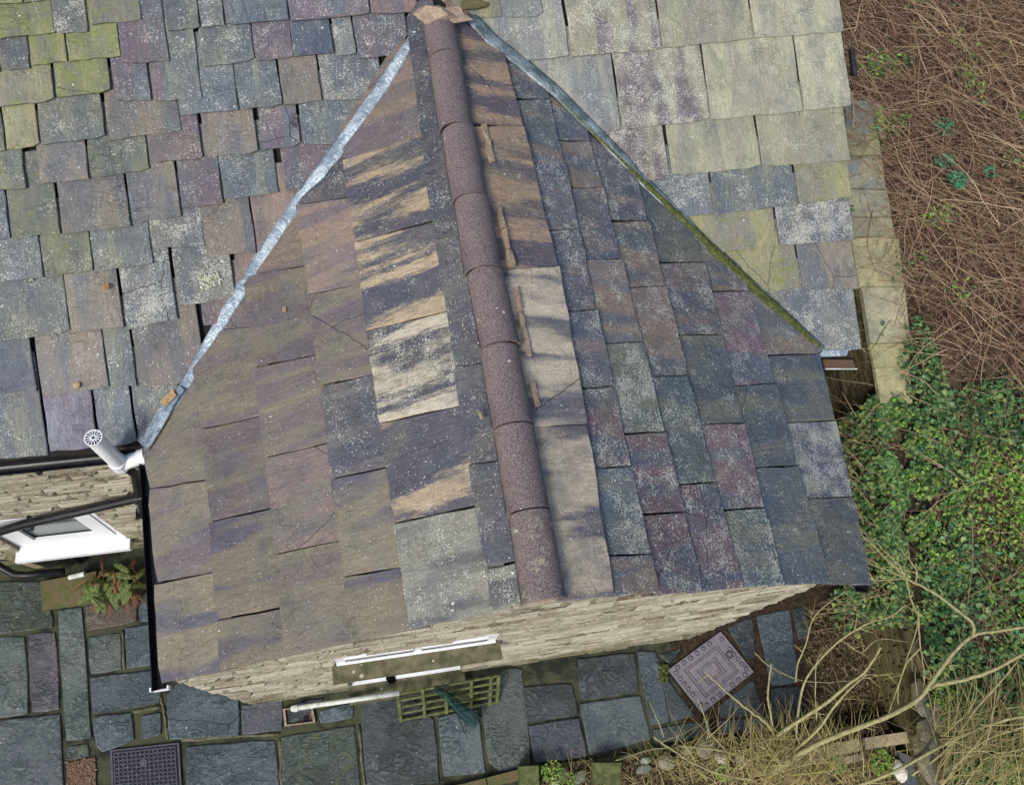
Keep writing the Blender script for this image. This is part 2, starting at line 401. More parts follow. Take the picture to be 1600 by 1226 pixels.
# colour table: (base, second, (amount of second, lichen, moss))
def grey(c, k=.16, g=1.06):
    m_ = sum(c)/3; return tuple(min(255, (x*(1-k)+m_*k)*g) for x in c)
CT = {
 'b': ((82,94,104),(108,116,106),(.42,.8,.2)), 'B': ((72,84,102),(94,104,112),(.4,.5,.05)),
 'p': ((100,88,100),(84,92,104),(.45,.8,.0)), 'P': ((104,98,116),(112,114,132),(.5,.1,.0)),
 'n': ((116,108,98),(88,92,98),(.5,.6,.1)), 'o': ((112,118,92),(90,98,94),(.5,.65,.42)),
 'g': ((134,138,92),(108,114,86),(.5,.45,.62)), 'l': ((108,112,110),(84,94,104),(.5,1.0,.15)),
 'r': ((126,104,98),(98,92,102),(.5,.5,.0)), 'G': ((152,154,126),(136,136,120),(.5,.7,.25)),
 'H': ((144,144,120),(104,94,104),(.42,1.1,.15)), 'K': ((138,140,124),(106,112,116),(.5,.8,.2)),
 'y': ((138,136,98),(118,118,104),(.5,.4,.5)), 'W': ((78,84,104),(112,118,112),(.35,1.2,.0)),
 'O': ((116,110,92),(104,94,92),(.45,.15,.05)), 'Q': ((112,106,90),(96,86,90),(.55,.25,.0)),
 'R': ((116,98,96),(100,94,92),(.5,.25,.0)), 'S': ((124,106,94),(98,88,94),(.5,.35,.0)),
 'D': ((66,69,82),(86,84,90),(.4,.7,.0)), 'Y': ((68,69,82),(158,140,112),(.46,.6,.0)),
 'Z': ((66,68,82),(186,176,152),(.58,.95,.1)), 'C': ((128,130,118),(84,86,88),(.4,.8,.3)),
 'X': ((86,78,88),(154,126,100),(.48,.6,.0)), 'N': ((116,108,90),(78,76,92),(.42,.3,.0)),
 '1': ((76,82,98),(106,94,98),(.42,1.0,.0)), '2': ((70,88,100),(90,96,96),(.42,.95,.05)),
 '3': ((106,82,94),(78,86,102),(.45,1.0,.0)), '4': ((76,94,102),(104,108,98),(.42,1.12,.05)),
 '5': ((166,138,112),(94,84,92),(.45,.4,.0)), '6': ((118,102,92),(80,88,100),(.5,.9,.0)),
 '7': ((70,82,94),(94,98,92),(.42,.75,.05)), '8': ((180,166,142),(88,88,98),(.42,.6,.0)),
}
CT = {k: (grey(a), grey(b), p) for k, (a, b, p) in CT.items()}
# ------------------------------------------------------------------ cottage
cottage = empty('cottage', (0, 2, 0), label='stone cottage with a slated gabled extension projecting towards the viewer', cat='cottage')
def slab(name, corners, mat, thick, parent, dn=.045):
    a = [Vector(p) for p in corners]; n = (a[1]-a[0]).cross(a[2]-a[0]).normalized(); n = n if n.z > 0 else -n
    k = len(a); vs = [p-n*dn for p in a]+[p-n*(thick+dn) for p in a]
    fs = [tuple(range(k)), tuple(range(k, 2*k))[::-1]]+[(i, k+i, k+(i+1)%k, (i+1)%k) for i in range(k)]
    if (vs[1]-vs[0]).cross(vs[2]-vs[0]).dot(n) < 0: fs = [f[::-1] for f in fs]
    return mesh_obj(name, vs, fs, mat, parent)
mu = (E1-L1).normalized(); mv = MP.v
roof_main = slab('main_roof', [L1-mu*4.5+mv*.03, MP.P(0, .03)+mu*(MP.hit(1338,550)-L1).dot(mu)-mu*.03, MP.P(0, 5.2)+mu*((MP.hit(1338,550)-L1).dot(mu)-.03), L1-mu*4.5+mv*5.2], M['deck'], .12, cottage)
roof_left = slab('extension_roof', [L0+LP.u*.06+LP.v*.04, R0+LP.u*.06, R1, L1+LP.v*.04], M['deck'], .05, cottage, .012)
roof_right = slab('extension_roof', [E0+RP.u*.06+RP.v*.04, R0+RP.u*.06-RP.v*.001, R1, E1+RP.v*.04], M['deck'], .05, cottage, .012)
setp(roof_left, label='left slope of the extension roof, olive and ochre slates')
setp(roof_right, label='right slope of the extension roof, lichen-specked blue and purple slates')
# extension courses
def interp(bd, y):
    bd = sorted(bd, key=lambda p: p[1])
    i = 0
    while i < len(bd)-2 and y > bd[i+1][1]: i += 1
    (x0, y0), (x1, y1) = bd[i], bd[i+1]
    return x0+(x1-x0)*(y-y0)/(y1-y0)
def smooth(bd):
    ys = np.array([p[1] for p in bd]); xs = np.array([p[0] for p in bd]); c = np.polyfit(ys, xs, 2 if len(bd) > 3 else 1)
    return [(float(np.polyval(c, y)*.6+x*.4), float(y)) for x, y in zip(xs, ys)]
LB = [[(222,640),(232,705),(245,860),(258,1067)],
 [(295,500),(311,585),(316,661),(321,680),(333,817),(343,962),(350,1047)],
 [(380,400),(390,458),(402,575),(417,712),(426,793),(436,867),(447,986),(450,1024)],
 [(462,290),(471,345),(486,461),(503,602),(515,692),(532,842),(543,900),(551,1003)],
 [(530,190),(541,255),(559,382),(577,520),(598,663),(618,814),(630,886),(646,983)],
 [(640,20),(645,55),(657,212),(670,300),(685,379),(703,486),(725,633),(746,790),(763,900),(773,955)],
 [(660,-30),(667,45),(678,95),(692,205),(708,318),(730,432),(752,548),(775,672),(800,803),(822,941)]]
LJ = [[(560,540),(765,749),(912,893),(1067,1047)],
 [(400,380),(525,511),(672,650),(817,794),(968,948),(1047,1024)],
 [(300,280),(435,416),(577,554),(717,692),(867,845),(1024,1003)],
 [(200,180),(324,311),(463,443),(605,585),(750,730),(902,886),(1003,983)],
 [(100,60),(254,215),(383,347),(520,487),(663,634),(818,790),(983,955)],
 [(-10,-20),(243,235),(378,372),(575,570),(728,720),(888,876),(955,940)]]
LC = ['OQN', 'ROQOO', 'SQQRO', 'DSOPN5', 'XYYZYC', 'DDDDDC']
LC = [list(s) for s in LC]; LC[4][0] = 'S'; LC[3] = ['D','S','Q','D','N','N']; LC[1] = ['R','O','Q','N','N']; LC[0] = ['O','Q','N']
RB = [[(722,35),(737,93),(757,202),(777,313),(803,428),(827,543),(848,668),(872,800),(897,937)],
 [(775,60),(784,104),(807,196),(826,258),(854,362),(869,424),(880,506),(900,609),(908,668),(921,731),(942,865),(954,931)],
 [(840,110),(862,190),(880,258),(901,362),(927,486),(955,606),(978,731),(1012,867),(1026,929)],
 [(900,170),(917,225),(939,297),(955,349),(968,408),(1000,537),(1030,678),(1062,800),(1097,924)],
 [(980,250),(1010,349),(1037,451),(1071,589),(1089,661),(1110,755),(1150,896),(1158,918)],
 [(1060,300),(1098,413),(1125,526),(1156,663),(1188,795),(1220,914)],
 [(1130,350),(1165,456),(1209,602),(1240,729),(1259,800),(1281,875),(1293,911)],
 [(1230,400),(1275,556),(1300,659),(1326,779),(1345,860),(1357,915)]]
RJ = [[(-20,0),(202,205),(425,422),(668,668),(937,931)],
 [(60,90),(160,160),(258,261),(361,362),(488,487),(609,606),(732,731),(869,867),(931,929)],
 [(130,150),(222,225),(294,297),(408,408),(537,537),(680,678),(805,801),(929,924)],
 [(200,220),(347,349),(451,451),(590,589),(757,755),(924,918)],
 [(280,300),(412,413),(524,526),(663,663),(798,795),(918,914)],
 [(350,370),(457,457),(604,602),(732,729),(914,911)],
 [(430,450),(557,556),(661,659),(780,779),(911,915)]]
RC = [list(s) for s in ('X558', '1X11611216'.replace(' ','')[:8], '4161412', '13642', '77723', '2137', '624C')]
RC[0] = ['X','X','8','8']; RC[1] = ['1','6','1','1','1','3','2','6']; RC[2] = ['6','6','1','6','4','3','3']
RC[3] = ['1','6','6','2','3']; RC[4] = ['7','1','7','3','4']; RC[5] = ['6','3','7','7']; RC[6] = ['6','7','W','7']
def halfplane(pl, pa, pb, keep, off=0.0):
    a = pl.uv(*pa); b = pl.uv(*pb); k = pl.uv(*keep); d = (b-a).normalized(); n = Vector((-d.y, d.x))
    if (k-a).dot(n) < 0: n = -n
    return (n.x, n.y, -(a.dot(n))+off)
def courses(pl, BD, JT, CC, parent, side, clips):
    BD = [smooth(b) for b in BD]
    for i, js in enumerate(JT):
        lo, hi = (BD[i], BD[i+1]) if side == 'L' else (BD[i+1], BD[i])
        for k in range(len(js)-1):
            (al, ar), (bl, br) = js[k], js[k+1]
            if side == 'L': tA, tB, hA, hB = al, bl, ar, br
            else: tA, tB, hA, hB = ar, br, al, bl
            p = [pl.uv(interp(lo, tA), tA), pl.uv(interp(lo, tB), tB), pl.uv(interp(hi, hB), hB), pl.uv(interp(hi, hA), hA)]
            g = random.uniform(.004, .013); d = (p[1]-p[0]).normalized()
            p[0] += d*g; p[3] += d*g
            if k < len(js)-2: p[1] -= d*g; p[2] -= d*g
            base = 0.0; ov = .08
            if side == 'R' and i == 0: base = .02; ov = .10
            if side == 'L' and i == 5: base = .008
            slate(pl, *p, CT[CC[i][k]], parent, clips=clips, base=base+random.uniform(0,.010), over=ov+.04, jag=.0065, t=.021)
cl = [halfplane(LP, (232,700), (676,-18), (500,700), .015), halfplane(LP, (852,935), (676,-18), (500,700), -.01)]
courses(LP, LB, LJ, LC, roof_left, 'L', cl)
cr = [halfplane(RP, (1285,550), (676,-18), (1000,700), .05), halfplane(RP, (852,935), (676,-18), (1000,700), -.01)]
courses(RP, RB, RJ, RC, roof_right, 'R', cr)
# main roof slates: (ox, oy, scale, [(x1, y1, x2, y2, exposure, colour)...]) tails traced left to right
S1 = [(-420,30,-22,25,180,'g'),(-20,28,115,20,150,'g'),(118,20,245,0,150,'g'),
 (-300,212,-5,190,180,'o'),(0,188,262,155,165,'g'),(255,158,415,152,155,'l'),(430,122,660,98,160,'y'),(573,297,790,290,310,'p'),
 (780,150,930,136,160,'b'),(935,135,1045,122,160,'l'),(1050,122,1340,98,160,'B'),(1348,105,1710,70,160,'r'),
 (-250,350,8,336,150,'B'),(18,332,148,322,150,'n'),(155,310,320,290,140,'g'),(325,290,565,265,150,'g'),
 (945,312,1185,287,170,'b'),(1188,288,1362,270,170,'p'),(1362,268,1548,246,165,'B'),(1556,265,1652,258,160,'l'),(1660,280,1900,250,190,'p'),
 (-260,530,-8,505,180,'o'),(0,500,262,470,180,'y'),(270,460,520,430,170,'g'),(540,470,706,466,180,'p'),(716,472,850,470,190,'p'),
 (790,470,945,462,330,'b'),(835,540,1110,512,220,'b'),(1112,515,1312,492,220,'b'),(1315,492,1492,468,210,'n'),(1500,475,1780,448,200,'l'),
 (-220,715,35,700,200,'o'),(38,697,192,680,200,'y'),(200,675,495,640,190,'b'),(512,657,845,605,180,'n'),(700,757,945,735,225,'p'),
 (955,730,1200,708,200,'n'),(1218,697,1396,675,180,'p'),(1408,682,1800,650,190,'b'),
 (-200,900,130,875,190,'o'),(195,855,418,832,180,'n'),(428,828,698,790,180,'o'),(848,966,1038,945,220,'p'),(1040,930,1293,893,190,'b'),(1325,888,1620,860,190,'p'),
 (-260,1125,58,1110,220,'b'),(62,1108,288,1082,230,'o'),(300,1085,612,1050,230,'n'),(620,1038,845,1002,240,'n'),(712,1152,955,1140,190,'l'),
 (960,1186,1190,1175,260,'n'),(1200,1210,1500,1170,280,'S')]
S2 = [(-260,288,208,247,210,'b'),(214,245,438,215,190,'o'),(445,222,715,184,190,'b'),(832,380,1095,340,260,'l'),(592,490,830,440,330,'l'),
 (335,505,580,478,270,'n'),(10,545,335,500,290,'b'),(-300,560,0,548,290,'b'),(1102,260,1240,250,150,'r'),(945,475,1200,440,130,'r'),
 (652,760,960,726,330,'n'),(-250,790,178,772,260,'B'),(205,805,510,750,290,'n'),(515,755,642,750,260,'b'),
 (-200,1100,232,1068,320,'b'),(238,1052,460,1030,280,'P'),(470,1032,638,1010,270,'b'),(645,990,860,960,260,'b')]
S3 = [(-100,95,240,70,200,'p'),(245,78,470,60,200,'r'),(560,50,780,30,140,'y'),(760,95,870,85,150,'y'),(878,95,1070,80,200,'l')]  # R5
S4 = [(-230,310,265,268,290,'K'),(275,268,690,232,400,'H'),(693,230,1112,185,420,'G'),(1118,185,1530,150,420,'G'),
 (130,640,503,602,350,'K'),(508,602,912,560,345,'H'),(918,558,1338,520,350,'G'),(1345,515,1565,495,345,'G'),
 (330,862,728,828,245,'H'),(738,818,1148,775,250,'G'),(1155,775,1560,745,240,'G'),
 (560,1025,930,990,190,'l'),(940,995,1318,950,190,'b'),(1325,945,1570,915,190,'y'),
 (800,1185,1228,1142,180,'y'),(1235,1142,1580,1110,190,'W')]
S5 = [(800,495,1483,444,190,'y'),(1490,444,1742,440,190,'n')]   # R3 scale 1/.34375
S6 = [(60,425,562,385,310,'l')]                                   # Z4
mclL = [halfplane(MP, (232,700), (676,-18), (50,200), .03)]
mclR = [halfplane(MP, (1285,550), (676,-18), (1300,100), .03)]
def rows(lst, ox, oy, sc, clips, t=.017):
    lst = sorted(lst, key=lambda s: s[1])
    for x1, y1, x2, y2, e, cc in lst:
        a = (ox+x1/sc, oy+y1/sc); b = (ox+x2/sc, oy+y2/sc); ee = e/sc
        tl = MP.uv(*a); tr = MP.uv(*b)
        mx = (a[0]+b[0])/2; my = (a[1]+b[1])/2
        hh = MP.uv(mx-.05*ee, my-ee); L = abs((hh-(tl+tr)/2).y)
        dx = hh.x-(tl+tr).x/2
        skew = Vector((0, L))
        g = random.uniform(.001, .005); d = (tr-tl).normalized()
        slate(MP, tl+d*g, tr-d*g, tr+skew-d*g, tl+skew+d*g, CT[cc], roof_main, clips=clips, over=.3, jag=.007 if t < .02 else .003, t=t, tilt=1.75)
k1 = 1600/540
rows(S1, 0, 0, k1, mclL); rows(S2, 0, 350, k1, mclL)
rows([s for s in S3 if s[0] < 500], 500, 0, 3.064, mclL); rows([s for s in S3 if s[0] > 500], 500, 0, 3.064, mclR)
rows(S4, 800, 0, k1, mclR, .016); rows(S5, 740, 300, 1/.34375, mclR); rows(S6, 1160, 420, 3.066, mclR)
# plain courses above the frame, so the roof goes on
vtop = MP.uv(0, 5).y
umax = MP.uv(1322, 0).x; umin = -4.4; vv = vtop+.35
while vv < 5.0:
    uu = umin
    while uu < umax-.1:
        ww = random.uniform(.3, .55) if uu < 3 else random.uniform(.5, .7)
        u2 = min(uu+ww, umax)
        slate(MP, (uu+.003, vv), (u2-.003, vv), (u2-.003, vv+.3), (uu+.003, vv+.3), CT[random.choice('ynopbGK' if uu < 3 else 'GK')], roof_main, over=.08)
        uu = u2
    vv += .33
# ------------------------------------------------------------------ ridge tiles, valleys, mortar
RT = [(-12,None),(30,None),(93,None),(205,None),(315,None),(428,None),(545,None),(668,None),(801,None),(941,None)]
rl = (R1-R0).normalized()
def ridge_s(y):                                   # distance along the ridge for a picture row on the ridge line
    t = (y+18)/(935+18); px = 676+(852-676)*t
    d = ray(px+0, y); n = Vector((0,0,1)); p = CP+d*((4.92-CP.z)/d.z); return (p-R0).dot(rl)
ys = [30,93,205,315,428,545,668,801,941]
ss = [ridge_s(y) for y in ys]
mort = MB()
sx = Vector((rl.y, -rl.x, 0)).normalized()        # to the right of the ridge
for i in range(len(ss)-1):
    s0, s1 = ss[i], ss[i+1]; mb = MB(); K = 12; W = .145; Hh = .125
    lift = random.uniform(-.006, .006); yaw = random.uniform(-.03, .03)
    secs = [(s0-.007, .97), (s0-.02, .975), ((s0+s1)/2, .985), (s1+.022, 1.0), (s1+.018, 1.03), (s1+.007, 1.03)]
    vs = []
    for sct, sc in secs:
        for th in (0, .014):
            for k in range(K+1):
                a = math.pi*(k/K); r = 1-th/W
                x = -math.cos(a)*W*r*sc; z = (math.sin(a)**.82)*(Hh+.02)*r
                p = R0+rl*sct+sx*(x+yaw*(sct-s0))+Vector((0,0,-.035+z+lift))
                vs.append(p)
    n1 = K+1
    def idx(s, th, k): return (s*2+th)*n1+k
    fs = []
    S = len(secs)
    for s in range(S-1):
        for k in range(K):
            fs.append((idx(s,0,k), idx(s,0,k+1), idx(s+1,0,k+1), idx(s+1,0,k)))
            fs.append((idx(s,1,k), idx(s+1,1,k), idx(s+1,1,k+1), idx(s,1,k+1)))
        fs.append((idx(s,0,0), idx(s+1,0,0), idx(s+1,1,0), idx(s,1,0)))
        fs.append((idx(s,0,K), idx(s,1,K), idx(s+1,1,K), idx(s+1,0,K)))
    for k in range(K):
        fs.append((idx(0,0,k), idx(0,1,k), idx(0,1,k+1), idx(0,0,k+1)))
        fs.append((idx(S-1,0,k), idx(S-1,0,k+1), idx(S-1,1,k+1), idx(S-1,1,k)))
    o = mesh_obj('ridge_tile', vs, fs, M['ridge'], cottage, smooth=False)
    for pp in o.data.polygons: pp.use_smooth = len(pp.vertices) == 4 and pp.area > .002
    o['lich'] = {len(ss)-2: .70, len(ss)-3: .56, len(ss)-4: .46}.get(i, .35)
# mortar bed in the ridge and a beige fillet to the right of the tiles
mb = MB(); mb.tube([R0+rl*s+Vector((0,0,-.02)) for s in (ss[-1]+.02, ss[0]-.02)], .085, 10); mb.obj('ridge_mortar', M['mortar'], cottage)
def fillet(pts, rads, name, mat, plane, h, label=None, sides=7):
    mb = MB(); P = []
    for x, y in pts: q = plane.uv(x, y); P.append(plane.P(q.x, q.y, h))
    QQ = []; RR = []
    for i in range(len(P)-1):
        for k in range(6):
            t = k/6; QQ.append(P[i].lerp(P[i+1], t)+plane.n*random.uniform(-.006, .006)+plane.v*random.uniform(-.006, .006)); RR.append((rads[i]*(1-t)+rads[i+1]*t)*random.uniform(.75, 1.2))
    QQ.append(P[-1]); RR.append(rads[-1]); mb.tube(QQ, RR, sides)
    return mb.obj(name, mat, cottage, smooth=True, label=label)
FE = [(752,200),(757,225),(764,262),(770,300),(775,330),(782,365),(788,395),(794,424),(800,455),(806,490),(812,520),(819,560),(827,600),(834,640),(840,668)]
for (xa, ya), (xb, yb) in zip(FE[:-1], FE[1:]):
    if random.random() < .25: continue
    wa, wb = random.uniform(1, 5.5), random.uniform(1, 5.5); j = lambda: random.uniform(-2, 2)
    q = [(xa-2+j(), ya+1), (xa+wa, ya+1+j()), ((xa+xb)/2+wa*.9+j(), (ya+yb)/2), (xb+wb, yb-1+j()), (xb-2+j(), yb-1), ((xa+xb)/2-3+j(), (ya+yb)/2)]
    qq = [RP.uv(*p_) for p_ in q]; h_ = .062+random.uniform(-.006,.008); top = [RP.P(a_.x, a_.y, h_+random.uniform(-.005,.005)) for a_ in qq]; bot = [RP.P(a_.x, a_.y, .0) for a_ in qq]; n_ = 6
    fs_ = [tuple(range(6)), tuple(range(6, 12))[::-1]]+[(i, 6+i, 6+(i+1)%6, (i+1)%6) for i in range(6)]
    if (top[1]-top[0]).cross(top[2]-top[0]).dot(RP.n) < 0: fs_ = [f[::-1] for f in fs_]
    mesh_obj('mortar_fillet', top+bot, fs_, M['mortar'], cottage)
# mortar lump at the top of the ridge
def blob(c, r, n=26, sq=(1,1,.5), rough=.18, seed=0, name='stone', mat=None, parent=None, **k):
    bm = bmesh.new(); bmesh.ops.create_icosphere(bm, subdivisions=2, radius=1)
    for v in bm.verts:
        d = 1+rough*(mnoise.noise(v.co*1.7+Vector((seed*3.1, seed, 0)))*2)+rough*.5*mnoise.noise(v.co*4+Vector((seed, 0, 9)))
        v.co = Vector((v.co.x*sq[0], v.co.y*sq[1], v.co.z*sq[2]))*r*d
    vs = [v.co.copy() for v in bm.verts]; fs = [tuple(v.index for v in f.verts) for f in bm.faces]; bm.free()
    if parent: vs = [v+Vector(c) for v in vs]; return mesh_obj(name, vs, fs, mat, parent, **k)
    return mesh_obj(name, vs, fs, mat, None, Matrix.Translation(Vector(c)), **k)
cpt = U(688, 26, 4.99)
blob(cpt, .20, sq=(1.05,.55,.35), rough=.35, seed=3, name='mortar_cap', mat=M['mortar'], parent=cottage)
blob(MP.hit(742, 10)+MP.n*.03, .10, sq=(1.4,.5,.3), rough=.35, seed=5, name='mossy_mortar', mat=M['edging'], parent=cottage)
# lead valleys: a rolled strip following the line where the roofs meet
def valley(pts, widths, lifts, mat, name, K=6, label=None, plane=None, arch=.012):
    P = []
    for (x, y), lf in zip(pts, lifts):
        a = MP.hit(x, y); b = plane.hit(x, y); p = a if (CP-a).length < (CP-b).length else b
        P.append(p+Vector((0,0,1))*lf)
    PP = []; WW = []
    for i in range(len(P)-1):
        for k in range(4):
            t = k/4; PP.append(P[i].lerp(P[i+1], t)+Vector((0,0,random.uniform(-.003,.003)))); WW.append(widths[i]*(1-t)+widths[i+1]*t+random.uniform(-.004,.004))
    PP.append(P[-1]); WW.append(widths[-1])
    vs = []; 
    for i, p in enumerate(PP):
        d = (PP[min(i+1, len(PP)-1)]-PP[max(i-1, 0)]).normalized(); s = d.cross(Vector((0,0,1))).normalized(); up = s.cross(d).normalized()
        if up.z < 0: up = -up
        for k in range(K+1):
            a = k/K*2-1; vs.append(p+s*a*WW[i]/2+up*(arch*(1-a*a)))
        for k in range(K+1):
            a = k/K*2-1; vs.append(p+s*a*WW[i]/2+up*(arch*(1-a*a)-.03))
    n = 2*(K+1); fs = []
    for i in range(len(PP)-1):
        for k in range(K):
            fs.append((i*n+k, i*n+k+1, (i+1)*n+k+1, (i+1)*n+k))
            fs.append((i*n+K+1+k, (i+1)*n+K+1+k, (i+1)*n+K+2+k, i*n+K+2+k))
        fs.append((i*n, (i+1)*n, (i+1)*n+K+1, i*n+K+1)); fs.append((i*n+K, i*n+2*K+1, (i+1)*n+2*K+1, (i+1)*n+K))
    e = (len(PP)-1)*n
    fs.append(tuple(range(0, K+1))+tuple(range(2*K+1, K, -1))); fs.append((tuple(e+q for q in range(0, K+1))+tuple(e+q for q in range(2*K+1, K, -1)))[::-1])
    return mesh_obj(name, vs, fs, mat, cottage, smooth=True, label=label)
VL = [(650,58),(640,74),(625,98),(592,150),(546,216),(500,278),(470,314),(410,402),(350,500),(306,578),(272,640),(236,692)]
valley(VL, [.07,.08,.10,.115,.125,.125,.125,.125,.115,.10,.10,.14], [.05]*6+[.035]*6, M['lead'], 'lead_valley', plane=LP)
VR = [(736,42),(766,72),(813,104),(870,150),(940,219),(1010,292),(1060,342),(1110,392),(1190,462),(1282,550)]
valley(VR, [.11,.13,.13,.12,.11,.11,.11,.09,.08,.10], [.10,.085,.06,.05]+[.045]*6, M['leaddark'], 'lead_valley', plane=RP)
valley([(860,152),(910,200),(960,248),(1000,286),(1050,334),(1085,368),(1120,402),(1160,439),(1200,476),(1240,512),(1276,545)], [.015,.03,.02,.04,.06,.075,.095,.09,.09,.08,.03], [.055]*11, M['moss'], 'valley_moss', plane=RP, arch=.014)
valley([(632,88),(640,72),(652,52),(664,38)], [.05,.07,.08,.06], [.02]*4, M['edging'], 'mossy_mortar', plane=LP, arch=.02)
# lead apron ends at the valley feet
def flat_piece(name, pts, plane, h, th, mat, parent=cottage, **k):
    q = [plane.uv(*p) for p in pts]; top = [plane.P(a.x, a.y, h) for a in q]; bot = [plane.P(a.x, a.y, h-th) for a in q]; n = len(q)
    fs = [tuple(range(n)), tuple(range(n, 2*n))[::-1]]+[(i, n+i, n+(i+1)%n, (i+1)%n) for i in range(n)]
    if (top[1]-top[0]).cross(top[2]-top[0]).dot(plane.n) < 0: fs = [f[::-1] for f in fs]
    return mesh_obj(name, top+bot, fs, mat, parent, **k)
flat_piece('lead_apron', [(214,685),(232,680),(250,652),(268,624),(290,606),(297,612),(282,634),(264,668),(240,706),(228,694)], LP, .07, .012, M['lead'])
flat_piece('lead_fold', [(236,684),(252,656),(276,620),(283,622),(262,656),(242,694)], LP, .082, .012, M['lead'])
flat_piece('lead_apron', [(1256,536),(1288,548),(1322,546),(1318,556),(1270,558)], MP, .05, .012, M['lead'])
flat_piece('lead_flake', [(262,632),(282,612),(288,622),(270,640)], LP, .09, .008, M['leafdry'])
# ------------------------------------------------------------------ gutters
def gutter(a, b, r, name, parent, mat, ends=True, out=None, label=None):
    a = Vector(a); b = Vector(b); d = (b-a).normalized(); s = d.cross(Vector((0,0,1))).normalized(); K = 8; vs = []; fs = []
    for p in (a, b):
        for rr in (r, r-.006):
            for k in range(K+1):
                t = math.pi*k/K; vs.append(p+s*(-math.cos(t))*rr+Vector((0,0,-math.sin(t)*rr)))
    n = K+1
    for k in range(K):
        fs += [(k, k+1, 2*n+k+1, 2*n+k), (n+k, 3*n+k, 3*n+k+1, n+k+1)]
    fs += [(0, 2*n, 3*n, n), (K, n+K, 3*n+K, 2*n+K)]
    if ends:
        fs += [tuple(range(n)), tuple(2*n+k for k in range(n))[::-1]]
    return mesh_obj(name, vs, fs, mat, parent, smooth=False, label=label)
zg = L1.z-.02
ga = U(-250, 752, zg); gb = U(236, 702, zg)
yl = L1.y-.045
g1 = gutter((-7.0, yl, zg), (L1.x-.05, yl, zg), .055, 'gutter', cottage, M['black'], label='black gutter under the main eave')
for x in (-4.65, -3.75, -3.1):
    mb = MB(); mb.box((x, yl-.065, zg-.06), (.03,0,0), (0,.13,0), (0,0,.008)); mb.box((x, yl-.066, zg-.06), (.03,0,0), (0,.012,0), (0,0,.075)); mb.obj('gutter_bracket', M['black'], g1)
gl0 = L0+Vector((-.035, -.02, -.03)); gl1 = L1+Vector((-.035, -.0, -.03))
g2 = gutter(gl0, gl1, .055, 'gutter', cottage, M['black'], label='black gutter along the left eave of the extension')
mb = MB(); q = gl0; mb.box(q+Vector((-.062,-.012,-.06)), (.124,0,0), (0,.012,0), (0,0,.012))
for sg in (-1, 1): mb.box(q+Vector((sg*.062-.006,-.012,-.06)), (.012,0,0), (0,.03,0), (0,0,.075))
mb.obj('gutter_stop', M['white'], g2)
gr0 = E0+Vector((-.035, .0, -.06)); gr1 = E1+Vector((-.035, 0, -.06))
g3 = gutter(gr0+Vector((0,-.03,0)), gr1, .055, 'gutter', cottage, M['black'], label='black gutter along the right eave of the extension')
a = MP.hit(1285, 556)+Vector((.02,-.05,-.06)); b = MP.hit(1338, 556)+Vector((0,-.05,-.06))
g4 = gutter(a, b, .06, 'gutter', cottage, M['black'], label='short gutter full of leaves at the right valley foot')
mb = MB(); mb.box(a+Vector((.01,-.045,-.03)), (b-a)*.97, (0,.09,0), (0,0,.018)); mb.obj('gutter_silt', M['litter'], g4)
mb = MB(); mb.tube([a+Vector((0,-.062,.0)), b+Vector((0,-.062,0))], .008, 6); mb.obj('gutter_lip', M['greywhite'], g4)
